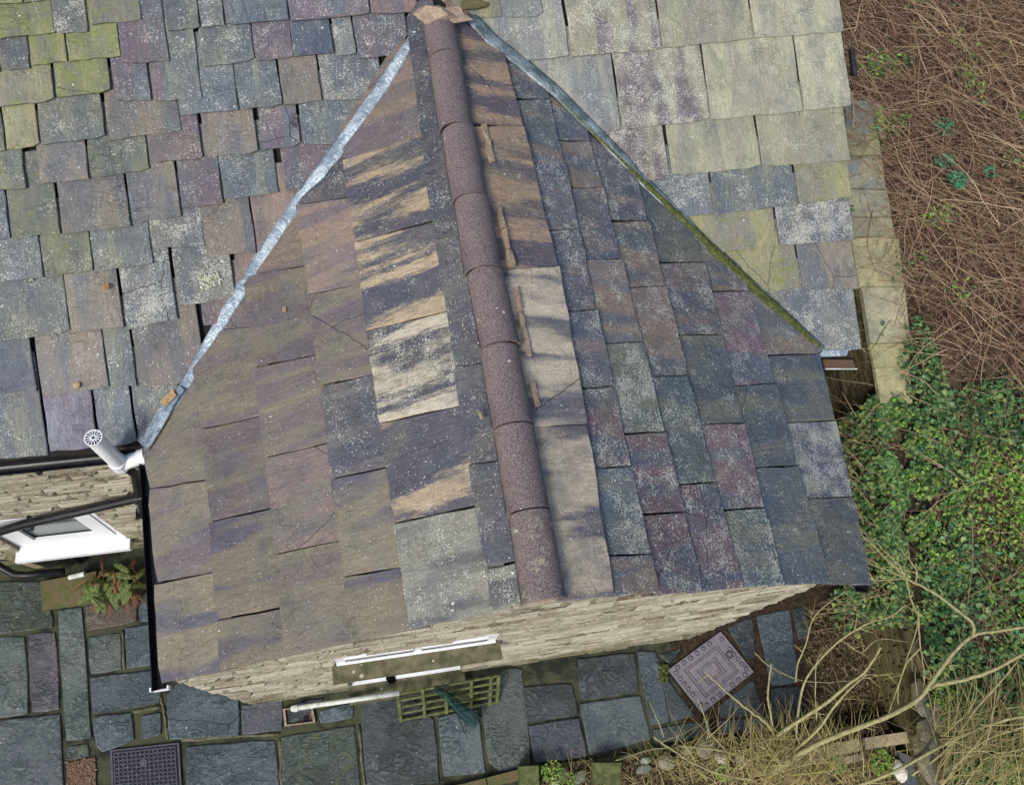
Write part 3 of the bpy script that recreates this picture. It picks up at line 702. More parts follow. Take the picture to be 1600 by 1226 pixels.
# ------------------------------------------------------------------ stone walls
def masonry(name, o, u, up, n, width, ztop, holes, mat, mort_mat, parent, mh=(.055,.10), ml=(.16,.46), depth=.05, nbig=285, zsort=True, relief=.022, thick=.3, label=None, zbot=0.0):
    """ztop: function of distance along u. Stones stand proud of a mortar core."""
    o = Vector(o); u = Vector(u).normalized(); up = Vector(up); n = Vector(n).normalized()
    mb = MB(); SEG = 10
    # core as strips following the top line, split round holes
    cuts = sorted(set([0, width]+[h[0] for h in holes]+[h[1] for h in holes]+[width*i/SEG for i in range(SEG+1)]))
    for a, b in zip(cuts[:-1], cuts[1:]):
        mid = (a+b)/2; hs = sorted([h for h in holes if h[0]-1e-6 <= mid <= h[1]+1e-6], key=lambda h: h[2])
        z = zbot; segs = []
        for h in hs: segs.append((z, h[2])); z = h[3]
        segs.append((z, None))
        for z0, z1 in segs:
            za, zb = (ztop(a), ztop(b)) if z1 is None else (z1, z1)
            p = [o+u*a+up*z0, o+u*b+up*z0, o+u*b+up*zb, o+u*a+up*za]
            vs = p+[q-n*thick for q in p]
            mb.add(vs, [(0,1,2,3),(7,6,5,4),(0,4,5,1),(1,5,6,2),(2,6,7,3),(3,7,4,0)])
    wall = mb.obj(name, mort_mat, parent, label=label)
    st = []; z = zbot
    while z < max(ztop(width*i/20) for i in range(21)):
        h = random.uniform(*mh); x = -random.uniform(0, .2)
        while x < width:
            l = random.uniform(*ml); a, b = max(0, x), min(width, x+l); x += l
            if b-a < .05: continue
            zt = min(ztop(a), ztop(b), ztop((a+b)/2)); z1 = min(z+h, zt)
            if z1-z < .02: continue
            if any(not (b < q[0]+.01 or a > q[1]-.01 or z1 < q[2]+.005 or z > q[3]-.005) for q in holes):
                # trim to the side of the hole
                ok = False
                for q in holes:
                    if z1 < q[2]+.005 or z > q[3]-.005: continue
                    if a < q[0] < b and q[0]-a > .06: b = q[0]; ok = True
                    elif a < q[1] < b and b-q[1] > .06: a = q[1]; ok = True
                    elif not (b < q[0]+.01 or a > q[1]-.01): ok = False; break
                if not ok: continue
            st.append((a, b, z, z1))
        z += h
    st.sort(key=lambda s: -s[3]) if zsort else random.shuffle(st)
    rest = MB()
    for i, (a, b, z0, z1) in enumerate(st):
        g = .005; a += g; b -= g; z0 += g*.7; z1 -= g*.5
        pr = random.uniform(.004, relief); rn = random.uniform
        ol = [(a, z0), (b, z0), (b, z1), (a, z1)]
        back = [o+u*x+up*zz-n*.02 for x, zz in ol]
        mid = [o+u*(x+rn(-.004,.004))+up*zz+n*(pr*.55) for x, zz in ol]
        e = min(.016, (z1-z0)*.25); il = [(a+e*1.5, z0+e), (b-e*1.5, z0+e), (b-e*1.5, z1-e), (a+e*1.5, z1-e)]
        fr = [o+u*(x+rn(-.006,.006))+up*(zz+rn(-.004,.004))+n*(pr+rn(-.004,.007)) for x, zz in il]
        vs = back+mid+fr; fs = []
        for k in range(4):
            j = (k+1) % 4; fs += [(k, j, 4+j, 4+k), (4+k, 4+j, 8+j, 8+k)]
        fs.append((8,9,10,11))
        if u.cross(up).dot(n) < 0: fs = [f[::-1] for f in fs]
        if i < nbig:
            c = sum(vs, Vector())/len(vs)
            mesh_obj('stone', [v-c for v in vs], fs, mat, wall, Matrix.Translation(c))
        else: rest.add(vs, fs)
    if rest.v: rest.obj('lower_stones', mat, wall, kind='stuff')
    return wall
gx0, gx1 = -2.66, 2.62
apx = R0.x
def gtop(x):
    X = gx0+x
    if X < apx: return L0.z+(4.92-L0.z)*(X-L0.x)/(apx-L0.x)-.075
    return E0.z+(4.92-E0.z)*(E0.x-X)/(E0.x-apx)-.075
def wallpt(px, py, y):                             # point on a wall plane of constant y
    d = ray(px, py); return CP+d*((y-CP.y)/d.y)
ua = wallpt(524, 1032, WY); ub = wallpt(772, 1000, WY)
hz0 = (ua.z+ub.z)/2; 
lw0 = wallpt(530, 1074, WY-.09).x; lw1 = wallpt(732, 1050, WY-.09).x; lz = wallpt(640, 1066, WY-.06).z
UW = (ua.x, ub.x, hz0, hz0+.40); LW = (lw0+.05, lw1-.05, lz, lz+.85)
print('windows', UW, LW)
gwall = masonry('gable_wall', (gx0, WY, 0), (1,0,0), Vector((0,0,1)), (0,-1,0), gx1-gx0, gtop,
  [(UW[0]-gx0, UW[1]-gx0, UW[2], UW[3]), (LW[0]-gx0, LW[1]-gx0, LW[2], LW[3])], M['wallstone'], M['wmortar'], cottage, relief=.034, label='cream rubble gable wall of the extension')
def window(x0, x1, z0, z1, y, rec, parent, name='window', sill_out=.1, sill_t=.09, sill_x=.04, sill_mat=None, label=None, mull=True, w_=.035, fr=.055):
    pass; yy = y+rec; mb = MB()
    mb.box((x0, yy, z0), (x1-x0,0,0), (0,.07,0), (0,0,fr)); mb.box((x0, yy, z1-fr), (x1-x0,0,0), (0,.07,0), (0,0,fr))
    mb.box((x0, yy, z0+fr), (fr,0,0), (0,.07,0), (0,0,z1-z0-2*fr)); mb.box((x1-fr, yy, z0+fr), (fr,0,0), (0,.07,0), (0,0,z1-z0-2*fr))
    if mull: mb.box(((x0+x1)/2-.03, yy+.002, z0+fr), (.06,0,0), (0,.06,0), (0,0,z1-z0-2*fr))
    wn = mb.obj(name, M['white'], parent, label=label)
    mb = MB()
    for a, b in (((x0+fr, (x0+x1)/2-.03), ((x0+x1)/2+.03, x1-fr)) if mull else ((x0+fr, x1-fr),)):
        m2 = MB(); m2.box((a, yy+.03, z0+fr), (b-a,0,0), (0,.008,0), (0,0,z1-z0-2*fr)); m2.obj('pane', M['glass'], wn)
        # opening casement rim
        m3 = MB()
        m3.box((a+.004, yy-.012, z0+fr+.004), (b-a-.008,0,0), (0,.03,0), (0,0,w_)); m3.box((a+.004, yy-.012, z1-fr-w_-.004), (b-a-.008,0,0), (0,.03,0), (0,0,w_))
        m3.box((a+.004, yy-.012, z0+fr+w_+.004), (w_,0,0), (0,.03,0), (0,0,z1-z0-2*fr-2*w_-.008)); m3.box((b-w_-.004, yy-.012, z0+fr+w_+.004), (w_,0,0), (0,.03,0), (0,0,z1-z0-2*fr-2*w_-.008))
        m3.obj('casement', M['white'], wn)
    m4 = MB(); m4.box((x0-sill_x, y-sill_out, z0-sill_t), (x1-x0+2*sill_x,0,0), (0,sill_out+.1,0), (0,0,sill_t-.002)); m4.obj('sill', sill_mat or M['sillstone'], wn)
    m5 = MB(); m5.box((x0, yy-.001-max(rec,.02)-.0, z0-.001), (x1-x0,0,0), (0,max(rec,.02),0), (0,0,.02)); m5.obj('inner_sill', M['white'], wn)
    return wn
m = N('mossy_sill'); c = m.coords(rand=False)
n = m.noise(c, 9, 5, .65); col = m.mix(m.sstep(n, .38, .62), lin((80,80,58)), lin((110,106,84)))
vo = m.n('TexVoronoi'); vo.inputs['Scale'].default_value = 15; m.k(c, vo.inputs['Vector']); sp = m.n('SeparateXYZ'); m.k(vo.outputs['Color'], sp.inputs[0])
dn = m.math('ADD', vo.outputs['Distance'], m.math('MULTIPLY', m.noise(c, 60, 2), .12))
dot = m.math('MULTIPLY', m.math('LESS_THAN', dn, m.math('ADD', .1, m.math('MULTIPLY', sp.outputs[1], .24))), m.math('GREATER_THAN', sp.outputs[0], .62))
col = m.mix(m.math('MULTIPLY', dot, .75), col, lin((188,184,158)))
M['sillstone'] = m.out(col, .9, m.bump(n, .01), .2)
window(UW[0], UW[1], UW[2], UW[3], WY, -.012, gwall, w_=.15, fr=.08, sill_out=.17, label='wide white window high in the gable above the mossy ledge')
window(LW[0], LW[1], LW[2], LW[3], WY, .09, gwall, sill_out=.2, label='lower white window recessed behind a deep mossy sill')
# the other walls of the extension and the main house
for nm, p, q, z in (('side_wall', (gx0, WY+.3, 0), (gx0, SY, 0), 3.3), ('side_wall', (gx1, WY+.3, 0), (gx1, SY+.6, 0), 3.45)):
    mb = MB(); sgn = .3 if p[0] < 0 else -.3
    mb.box(p, (sgn,0,0), (0, q[1]-p[1], 0), (0,0,z)); mb.obj(nm, M['wmortar'], cottage, label='side wall of the extension under its eave')
mx0 = -6.6
def mtop(x): return L1.z-.05
sa = wallpt(28, 868, SY-.05); sb = wallpt(203, 845, SY-.05)
print('sill', sa, sb)
SW = (sa.x+.04, sb.x-.04, (sa.z+sb.z)/2+.03, (sa.z+sb.z)/2+1.15)
swall = masonry('south_wall', (mx0, SY, 0), (1,0,0), Vector((0,0,1)), (0,-1,0), gx0-mx0, mtop, [(SW[0]-mx0, SW[1]-mx0, SW[2], SW[3])], M['wallstone'], M['wmortar'], cottage, relief=.026, label='cream rubble wall of the main house left of the extension')
window(SW[0], SW[1], SW[2], SW[3], SY, .03, swall, mull=False, w_=.16, fr=.08, sill_out=.14, sill_t=.08, sill_mat=M['white'], label='white casement window under the main eave')
# east part of the main house wall and gable
xe = MP.hit(1338, 550).x-.12
mb = MB(); mb.box((gx1-.3, SY+.6, 0), (xe-gx1+.3,0,0), (0,.3,0), (0,0,3.2)); mb.obj('side_wall', M['darkstone'], cottage)
mb = MB(); y0 = SY+.9
vs = [(xe, y0, 0), (xe, 7.2, 0), (xe, 7.2, L1.z+.46*(7.2-L1.y)-.12), (xe, y0, L1.z+.46*(y0-L1.y)-.12)]
vs = [Vector(v) for v in vs]; vs += [v-Vector((.3,0,0)) for v in vs]
mb.add(vs, [(0,1,2,3),(7,6,5,4),(0,4,5,1),(1,5,6,2),(2,6,7,3),(3,7,4,0)]); mb.obj('side_wall', M['darkstone'], cottage)
mb = MB(); mb.tube([MP.hit(1326, 70)+Vector((.06,0,-.06)), MP.hit(1331, 112)+Vector((.06,0,-.06))], .03, 8); mb.obj('verge_pipe', M['black'], cottage)
# ------------------------------------------------------------------ pipes and fittings
def pxz(px, py, z): return U(px, py, z)
mb = MB()
A = U(228, 712, 3.25); B = U(182, 724, 3.25); 
# vertical flue with a grille
r = .066
top = U(146, 684, 3.83); Bv = Vector((top.x, top.y, 3.22))
flue = MB(); flue.tube([A, A.lerp(Bv, .5), Bv+Vector((.02,0,.0))], r*.96, 16); fl = flue.obj('flue_pipe', M['white'], cottage, smooth=True, label='white plastic vent pipe with a slotted cap')
mb = MB(); mb.tube([Bv+Vector((0,0,-.075)), Bv+Vector((0,0,-.05)), Bv+Vector((0,0,.07))], [r*.7, r*1.13, r*1.13], 16); mb.tube([A+Vector((0,0,0)), A.lerp(Bv, .25)], r*1.1, 16); mb.obj('elbow', M['white'], fl, smooth=False)
mb = MB(); mb.tube([Bv+Vector((0,0,.05)), Vector((top.x, top.y, 3.82))], r, 20, cap=False); mb.tube([Bv+Vector((0,0,.05)), Vector((top.x, top.y, 3.818))], r-.006, 20, cap=False); mb.obj('riser', M['white'], fl, smooth=True)
mb = MB(); Tt = Vector((top.x, top.y, 3.80)); mb.tube([Tt, Tt+Vector((0,0,.002))], r-.007, 20); mb.obj('dark_mesh', M['black'], fl)
mb = MB(); Tt = Vector((top.x, top.y, 3.83))
mb2 = MB()
for k in range(14):
    a = 2*math.pi*k/14; d = Vector((math.cos(a), math.sin(a), 0)); s = Vector((-d.y, d.x, 0))
    mb.box(Tt+d*.014-s*.003, d*(r-.016), s*.006, (0,0,.006))
for rr, w_ in ((r+.002, .008), (.018, .005)):
    K = 24; vs = []; fs = []
    for k in range(K):
        a = 2*math.pi*k/K; d = Vector((math.cos(a), math.sin(a), 0))
        vs += [Tt+d*rr, Tt+d*(rr-w_), Tt+d*(rr-w_)+Vector((0,0,.008)), Tt+d*rr+Vector((0,0,.008))]
    for k in range(K):
        a0 = 4*k; b0 = 4*((k+1) % K)
        for i in range(4): fs.append((a0+i, b0+i, b0+(i+1) % 4, a0+(i+1) % 4))
    mb.add(vs, fs)
mb.obj('grille', M['white'], fl)
def Wp(px, py, off): return wallpt(px, py, SY-off)
mb = MB(); pts = [Wp(-90, 856, .10), Wp(40, 818, .10), Wp(120, 800, .10), Wp(215, 778, .10), Wp(250,770,.10)]
mb.tube(pts, .046, 12); wp = mb.obj('waste_pipe', M['black'], cottage, smooth=True, label='black pipe running across the house wall above the window')
for i, t in enumerate((.42, .9)):
    x = pts[0].lerp(pts[-1], t); 
    mb = MB(); mb.tube([x-Vector((.018,0,0)), x+Vector((.018,0,0))], .056, 12); mb.box(x+Vector((-.014,-.01,.02)), (.028,0,0), (0,.12,0), (0,0,.05)); mb.obj('pipe_bracket', M['black'], wp)
p0 = Wp(205, 735, .08); p1 = Wp(224, 800, .09); p2 = Vector((p1.x, p1.y, .1))
mb = MB(); mb.tube([Vector((p0.x-.0, yl, zg-.05)), p0+Vector((0,0,-.1)), p1+Vector((.0,0,.05)), p1], .04, 12); dp = mb.obj('downpipe', M['black'], cottage, smooth=True, label='black downpipe under the flue')
mb = MB(); mb.box(Wp(222, 806, .12)-Vector((.05,.02,.03)), (.1,0,0), (0,.1,0), (0,0,.07)); mb.obj('hopper', M['black'], dp)
mb = MB(); a = Wp(108, 866, .08); mb.tube([a, Vector((a.x, a.y, a.z-.35))], .035, 10); mb.obj('overflow_pipe', M['black'], cottage)
mb = MB(); mb.tube([U(-40, 868, .35), U(-5, 882, .3), U(22, 897, .22), U(40, 898, .2), U(100, 892, .2)], .042, 12); mb.obj('foul_pipe', M['black'], cottage, smooth=True, label='black soil pipe with an elbow at the foot of the wall')
# gable fittings
a = wallpt(612, 1062, WY-.10); mb = MB(); mb.tube([Vector((a.x, a.y, a.z-.0)), Vector((a.x, a.y, a.z+.20))], .052, 14, cap=False); mb.tube([Vector((a.x, a.y, a.z-.0)), Vector((a.x, a.y, a.z+.20))], .044, 14, cap=False)
mb.tube([Vector((a.x, a.y, a.z+.06)), Vector((a.x, a.y+.12, a.z+.06))], .03, 8); mb.tube([Vector((a.x, a.y, a.z+.1)), Vector((a.x, a.y, a.z+.102))], .044, 14)
mb.obj('boiler_vent', M['black'], gwall, label='short black vent standing off the wall above the lower sill')
a = wallpt(545, 1057, WY-.05); mb = MB(); mb.box(a-Vector((.045,.045,.03)), (.09,0,0), (0,.1,0), (0,0,.06)); mb.tube([a+Vector((.06,0,-.02)), a+Vector((.42,-.02,-.04))], .012, 6); mb.obj('outside_light', M['greywhite'], gwall, label='small square white light on the gable')
wpz = WY-.07
ww0 = U(460, 1106, .22); ww1 = U(624, 1082, .42); 
mb = MB(); mb.tube([ww1, ww0+Vector((.02,0,.0)), ], .028, 12); ww = mb.obj('waste_pipe', M['greywhite'], gwall, smooth=True, label='white waste pipe sloping down to the drain')
mb = MB(); mb.tube([ww0+Vector((.04,0,.005)), ww0+Vector((-.01,0,0)), ww0+Vector((.0,-.0,-.12))], .036, 12); mb.obj('elbow', M['greywhite'], ww, smooth=False)
# ------------------------------------------------------------------ ground and patio
def sheet(name, x0, x1, y0, y1, z, mat, nx=1, ny=1, zf=None, **k):
    vs = []; fs = []
    for j in range(ny+1):
        for i in range(nx+1):
            x = x0+(x1-x0)*i/nx; y = y0+(y1-y0)*j/ny; vs.append((x, y, z if zf is None else zf(x, y)))
    for j in range(ny):
        for i in range(nx):
            a = j*(nx+1)+i; fs.append((a, a+1, a+nx+2, a+nx+1))
    return mesh_obj(name, vs, fs, mat, None, **k)
M['field'] = simple('rough_ground', (62,66,38), (88,78,52), 1.5, .95, .05, obj=False)
sheet('ground', -300, 300, -300, 300, -.12, M['field'], kind='structure')
patio = sheet('patio', -9, 4.75, -1.36, 3.0, -.022, M['joint'], 30, 12, kind='structure')
GP = Plane(Vector((0,0,0)), Vector((1,0,0)), Vector((0,1,0)))
FCT = {'g': ((60,74,66),(78,92,84),(.5,.1,.5)), 'b': ((84,98,104),(104,116,120),(.5,.15,.0)), 'G': ((82,100,94),(104,116,110),(.5,.2,.05)),
 'd': ((60,68,68),(76,84,86),(.5,.1,.1)), 'p': ((100,100,110),(84,94,104),(.5,.1,.0)), 'r': ((122,104,92),(108,98,90),(.5,.1,.0)), 'q': ((90,90,96),(110,106,112),(.5,.1,.0)),
 't': ((74,90,98),(96,110,118),(.5,.2,.05))}
def flag(pts, cc, shrink=.008, z=.0, th=.03):
    q = [GP.uv(*p) for p in pts]
    c = sum((Vector(p) for p in q), Vector((0,0)))/len(q)
    sub = []
    for i in range(len(q)):
        a, b = q[i], q[(i+1) % len(q)]; L = (b-a).length; ns = max(2, min(4, int(L/.12)))
        d = (b-a).normalized(); nn = Vector((-d.y, d.x)); nn = nn if (c-a).dot(nn) > 0 else -nn
        for s in range(ns):
            if s == 0:
                pa = q[i-1]; dd = ((b-a).normalized()+(pa-a).normalized()); sub.append(a+dd.normalized()*random.uniform(.012,.03) if dd.length > .1 else a)
            else: sub.append(a.lerp(b, s/ns)+nn*(shrink+random.uniform(-.006,.006)))
    n = len(sub); zt = z+random.uniform(-.005,.004)
    A = sum(sub[i].x*sub[(i+1)%n].y-sub[(i+1)%n].x*sub[i].y for i in range(n))
    if A < 0: sub = sub[::-1]
    tx, ty = random.uniform(-.006,.006), random.uniform(-.006,.006)
    H = lambda p: zt+tx*(p.x-c.x)+ty*(p.y-c.y)
    vs = [(p.x-c.x, p.y-c.y, -th) for p in sub]+[(p.x-c.x, p.y-c.y, H(p)-.006) for p in sub]
    for p in sub:
        d = (c-p).normalized(); p2 = p+d*.012; vs.append((p2.x-c.x, p2.y-c.y, H(p2)))
    fs = []
    for i in range(n):
        j = (i+1) % n; fs += [(i, j, n+j, n+i), (n+i, n+j, 2*n+j, 2*n+i)]
    fs.append(tuple(range(2*n, 3*n)))
    o = mesh_obj('flagstone', vs, fs, M['flag'], patio, Matrix.Translation((c.x, c.y, 0)))
    c1, c2, par = FCT[cc]; jv = random.uniform(.58, .84); o['c1'] = [x_*jv for x_ in lin(c1)]; o['c2'] = [x_*jv for x_ in lin(c2)]; o['par'] = [float(x) for x in par]
    return o
def T(ox, oy, s, pts): return [(ox+x/s, oy+y/s) for x, y in pts]
P1 = lambda *p: T(0, 850, 2.963, p); P2 = lambda *p: T(440, 880, 3.478, p); P3 = lambda *p: T(840, 860, 3.35, p); Q1 = lambda *p: T(780, 1060, 5.714, p)
for pts, cc in [
 (P1((-200,170),(190,165),(245,300),(250,388),(-200,440)),'g'), (P1((-220,440),(120,418),(135,787),(-200,830)),'G'), (P1((125,415),(262,398),(280,768),(140,787)),'q'),
 (P1((262,300),(382,283),(428,900),(300,917)),'G'), (P1((388,285),(632,232),(637,357),(398,408)),'r'), (P1((637,230),(760,190),(760,350),(640,368)),'t'),
 (P1((400,425),(562,403),(570,583),(413,607)),'G'), (P1((573,383),(790,356),(795,552),(580,580)),'t'), (P1((413,612),(760,572),(745,738),(426,788)),'t'),
 (P1((428,795),(612,773),(628,907),(465,973),(428,900)),'t'), (P1((648,785),(748,773),(750,882),(650,908)),'t'),
 (P1((765,692),(900,560),(1110,700),(1110,888),(778,908)),'t'), (P1((1115,780),(1115,740),(1310,715),(1312,862),(1117,887)),'p'),
 (P1((-180,835),(282,778),(303,1300),(-180,1320)),'b'), (P1((305,930),(412,913),(414,985),(305,1007)),'g'),
 (P1((858,932),(1282,898),(1310,1300),(850,1320)),'t'),
 ([(437,1150),(555,1131),(570,1290),(442,1300)],'g'), ([(561,1080),(618,1065),(680,1122),(688,1224),(571,1232)],'d'), ([(497,1108),(553,1096),(553,1122),(498,1132)],'t'),
 ([(682,1118),(748,1105),(760,1208),(693,1214)],'b'), (P2((1078,770),(1200,560),(1312,560),(1362,1100),(1190,1140),(1120,1080)),'G'),
 (Q1((205,60),(660,30),(716,327),(240,400)),'d'), (Q1((250,410),(716,338),(802,703),(312,757)),'p'),
 (P3((205,560),(510,530),(537,742),(218,790)),'d'), (P3((218,798),(540,752),(600,990),(270,1078)),'b'),
 (P3((515,520),(625,520),(696,898),(590,920)),'t'), (P3((640,640),(700,690),(832,868),(700,897)),'b'), (P3((600,930),(900,882),(927,966),(612,1012)),'G'),
 (P3((990,400),(1122,340),(1150,560),(1090,570)),'d'), (P3((1140,340),(1322,300),(1372,692),(1222,712)),'t'), (P3((1328,300),(1410,280),(1430,460),(1362,470)),'d'),
 (P3((1120,670),(1145,700),(1192,862),(960,882),(940,815)),'b'), (P3((932,884),(1200,868),(1212,952),(942,968)),'t'), (P3((1217,716),(1385,700),(1395,932),(1228,945)),'d'),
 (P3((630,540),(700,525),(760,505),(690,600)),'d'), (P1((1320,740),(1500,705),(1500,740),(1330,860)),'d')]:
    flag(pts, cc)
# joint mortar ridges: pale fillets between some flags
for pl_ in ([(236,1086),(252,1090),(257,1120),(262,1155)], [(283,1156),(345,1150),(437,1146)], [(206,1112),(252,1103)], [(191,985),(194,1045)], [(437,1152),(440,1226)], [(560,1132),(570,1226)]):
    mb = MB(); P = [U(x, y, -.006) for x, y in pl_]; Q = []
    for i in range(len(P)-1):
        for k in range(5): Q.append(P[i].lerp(P[i+1], k/5)+Vector((random.uniform(-.006,.006), random.uniform(-.006,.006), 0)))
    Q.append(P[-1]); mb.tube([q-Vector((0,0,.012)) for q in Q], [random.uniform(.010,.024) for _ in Q], 5); mb.obj('joint_mortar', M['joint2'], patio, smooth=True)
# ------------------------------------------------------------------ covers and gully
def prism(pts, z0, z1, mb):
    n = len(pts); A = sum(pts[i].x*pts[(i+1)%n].y-pts[(i+1)%n].x*pts[i].y for i in range(n))
    if A < 0: pts = pts[::-1]
    vs = [(p.x, p.y, z0) for p in pts]+[(p.x, p.y, z1) for p in pts]
    mb.add(vs, [tuple(range(n))[::-1], tuple(range(n, 2*n))]+[(i, (i+1)%n, n+(i+1)%n, n+i) for i in range(n)])
def ringquad(c4, w_, z0, z1, mb):
    """square ring with sides c4 (outer corners, Vector) and width w_"""
    c = sum(c4, Vector())/4; k = 1-w_/((c4[0]-c).length*.7071)
    inn = [c+(p-c)*k for p in c4]
    for i in range(4):
        j = (i+1) % 4; prism([c4[i], c4[j], inn[j], inn[i]], z0, z1, mb)
# dark gridded cover
c4 = [U(*p, .012) for p in ((175,1174),(276,1163),(282,1258),(179,1266))]
cc = sum(c4, Vector())/4
mc = empty('manhole_cover', cc*1, label='dark gridded manhole cover with a round knob by the brown gravel patch', cat='manhole cover')
mb = MB(); prism([p+(p-cc).normalized()*.03 for p in c4], -.03, .008, mb); mb.obj('frame', M['iron'], mc)
mb = MB(); prism(c4, -.02, .014, mb); mb.obj('lid', M['black'], mc)
mb = MB(); NN = 14
for i in range(NN+1):
    t = .03+.94*i/NN
    for A_, B_ in ((c4[0].lerp(c4[1], t), c4[3].lerp(c4[2], t)), (c4[0].lerp(c4[3], t), c4[1].lerp(c4[2], t))):
        d = (B_-A_).normalized(); s = Vector((-d.y, d.x, 0))*.0055
        A_ = A_.lerp(B_, .03); B_ = B_.lerp(A_, .03)
        prism([A_-s, A_+s, B_+s, B_-s], .0125, .020 if i % 2 else .0205, mb)
mb.obj('raised_grid', M['iron'], mc, kind='stuff')
mb = MB(); kx = U(225, 1190, .02); mb.tube([Vector((kx.x, kx.y, .015)), Vector((kx.x, kx.y, .028))], [.04,.036], 16); mb.obj('knob', M['greywhite'] if False else M['iron'], mc)
# pink embossed cover set diamond-wise
c4 = [U(*p, .014) for p in ((1044,1046),(1126,986),(1178,1049),(1097,1114))]
cc = sum(c4, Vector())/4
ic = empty('inspection_cover', cc*1, label='purplish square cover with embossed studs and nested squares set diamond-wise', cat='inspection cover')
mb = MB(); prism([cc+(p-cc)*1.03 for p in c4], -.03, .004, mb); mb.obj('frame', M['black'], ic)
mb = MB(); prism(c4, -.02, .014, mb); mb.obj('lid', M['pinkiron'], ic)
mb = MB(); mb3 = MB()
for k, w_ in ((.64, .007), (.56, .005), (.34, .006), (.25, .005)): ringquad([cc+(p-cc)*k for p in c4], w_, .0145, .020, mb)
mb.obj('embossed_square', M['iron'], ic)
for i in range(4):
    for t in np.linspace(.08, .92, 7):
        p = c4[i].lerp(c4[(i+1) % 4], float(t)); p = cc+(p-cc)*.87
        if random.random() < .12: continue
        m2 = MB(); p = Vector((p.x, p.y, 0)); m2.tube([p+Vector((0,0,.0142)), p+Vector((0,0,.0205)), p+Vector((0,0,.0215))], [.017,.015,.010], 10); m2.obj('stud', M['iron'] if False else M['pinkiron'], ic)
        m2 = MB()
        for a in range(10):
            a0_, a1_ = a*math.pi/5, (a+1)*math.pi/5; e0 = Vector((math.cos(a0_), math.sin(a0_), 0)); e1 = Vector((math.cos(a1_), math.sin(a1_), 0))
            prism([p+e0*.021, p+e0*.031, p+e1*.031, p+e1*.021], .0142, .0172, mb3)
mb3.obj('stud_rings', M['iron'], ic, kind='stuff')
mb = MB(); cs_ = U(1141, 1022, .018)
mb.tube([cs_+Vector((math.cos(a)*.05, math.sin(a)*.04, 0)) for a in np.linspace(.6, 5.2, 12)], [.004+.008*math.sin(t) for t in np.linspace(.3, 2.9, 12)], 6); mb.tube([cs_+Vector((-.02,.03,0)), cs_+Vector((.03,.0,0)), cs_+Vector((.0,-.05,0))], .005, 6)
mb.obj('cast_mark', M['iron'], ic)
# gully
c4 = [U(*p, .01) for p in ((442,1107),(488,1101),(493,1128),(445,1134))]
cc = sum(c4, Vector())/4
gy = empty('drain_gully', cc*1, label='small square drain under the white waste pipe by the gable foot', cat='drain')
mb = MB(); prism(c4, -.1, -.02, mb); mb.obj('debris', M['litter'], gy)
mb = MB(); ringquad(c4, .02, -.04, .02, mb); mb.obj('frame', M['mortar'], gy)
mb = MB(); h = U(478, 1122, .0); mb.tube([h+Vector((0,0,-.03)), h+Vector((0,0,.0))], [.03,.03], 12); mb.obj('drain_hole', M['black'], gy)
# soil gap beside the gridded cover
GS = MB(); prism([U(*p, 0) for p in ((104,1192),(148,1182),(152,1280),(106,1290))], -.02, -.004, GS)
GS.obj('gravel_patch', M['litter'], None, kind='stuff')
mb = MB()
for i in range(420):
    p = U(random.uniform(104, 150), random.uniform(1184, 1250), 0); r = random.uniform(.006, .016); a = random.uniform(0, 3)
    mb.box(p+Vector((0,0,-.006)), (r*math.cos(a), r*math.sin(a), 0), (-r*math.sin(a), r*math.cos(a)*.8, 0), (0,0,r*.7))
mb.obj('gravel', M['litter'], None, kind='stuff', label='brown gravel and leaf bits beside the gridded cover')
# ------------------------------------------------------------------ trellis and net
t0, t1 = U(618, 1081, .42), U(782, 1051, .42); b0, b1 = U(624, 1126, .02), U(779, 1096, .02)
tr = empty('trellis', (b0+b1)*.5, label='green mossy timber lattice leaning at the foot of the gable', cat='trellis')
nrm_ = (t1-t0).cross(b0-t0).normalized(); nrm_ = nrm_ if nrm_.z > 0 else -nrm_
for i in range(6):
    t = (0, .235, .455, .70, .89, .965)[i] if i < 6 else 1
    a = t0.lerp(t1, t); b = b0.lerp(b1, t); s = (t1-t0).normalized()*.034; mb = MB(); mb.box(a+nrm_*.012, s, b-a, nrm_*.016); mb.obj('upright', M['wood'], tr)
for k in range(5):
    t = .03+.225*k; a = t0.lerp(b0, t)-(t1-t0)*.0; b = t1.lerp(b1, t); d = (b0-t0).normalized()*.032; mb = MB(); mb.box(a, b-a, d, nrm_*.011); mb.obj('slat', M['wood'], tr)
na, nb_ = U(692, 1066, .50), U(726, 1146, .03)
net = empty('folded_net', nb_*1, label='dark green mesh net on a thin stick lying across the timber lattice', cat='garden net')
mb = MB(); mb.tube([na, na.lerp(nb_, .5)+Vector((0.02,0,.0)), nb_], [.009,.009,.007], 6); mb.obj('stick', M['net'], net)
mb = MB(); ring0 = []; 
path = [(678,1074,.46),(700,1088,.40),(722,1110,.26),(738,1122,.16),(748,1128,.12)]; wd = [.03,.05,.075,.085,.08]
P = [U(x, y, z) for x, y, z in path]; vs = []; K = 9
for i, p in enumerate(P):
    d = (P[min(i+1,4)]-P[max(i-1,0)]).normalized(); s = Vector((-d.y, d.x, 0)).normalized()
    for k in range(K): a = k/(K-1)*2-1; vs.append(p+s*a*wd[i]+Vector((0,0,.03*math.sin(k*2.6+i)+.05*(1-a*a))))
fs = [(i*K+k, i*K+k+1, (i+1)*K+k+1, (i+1)*K+k) for i in range(4) for k in range(K-1)]
mb.add(vs, fs); mb.obj('mesh_bag', M['net'], net, smooth=True)
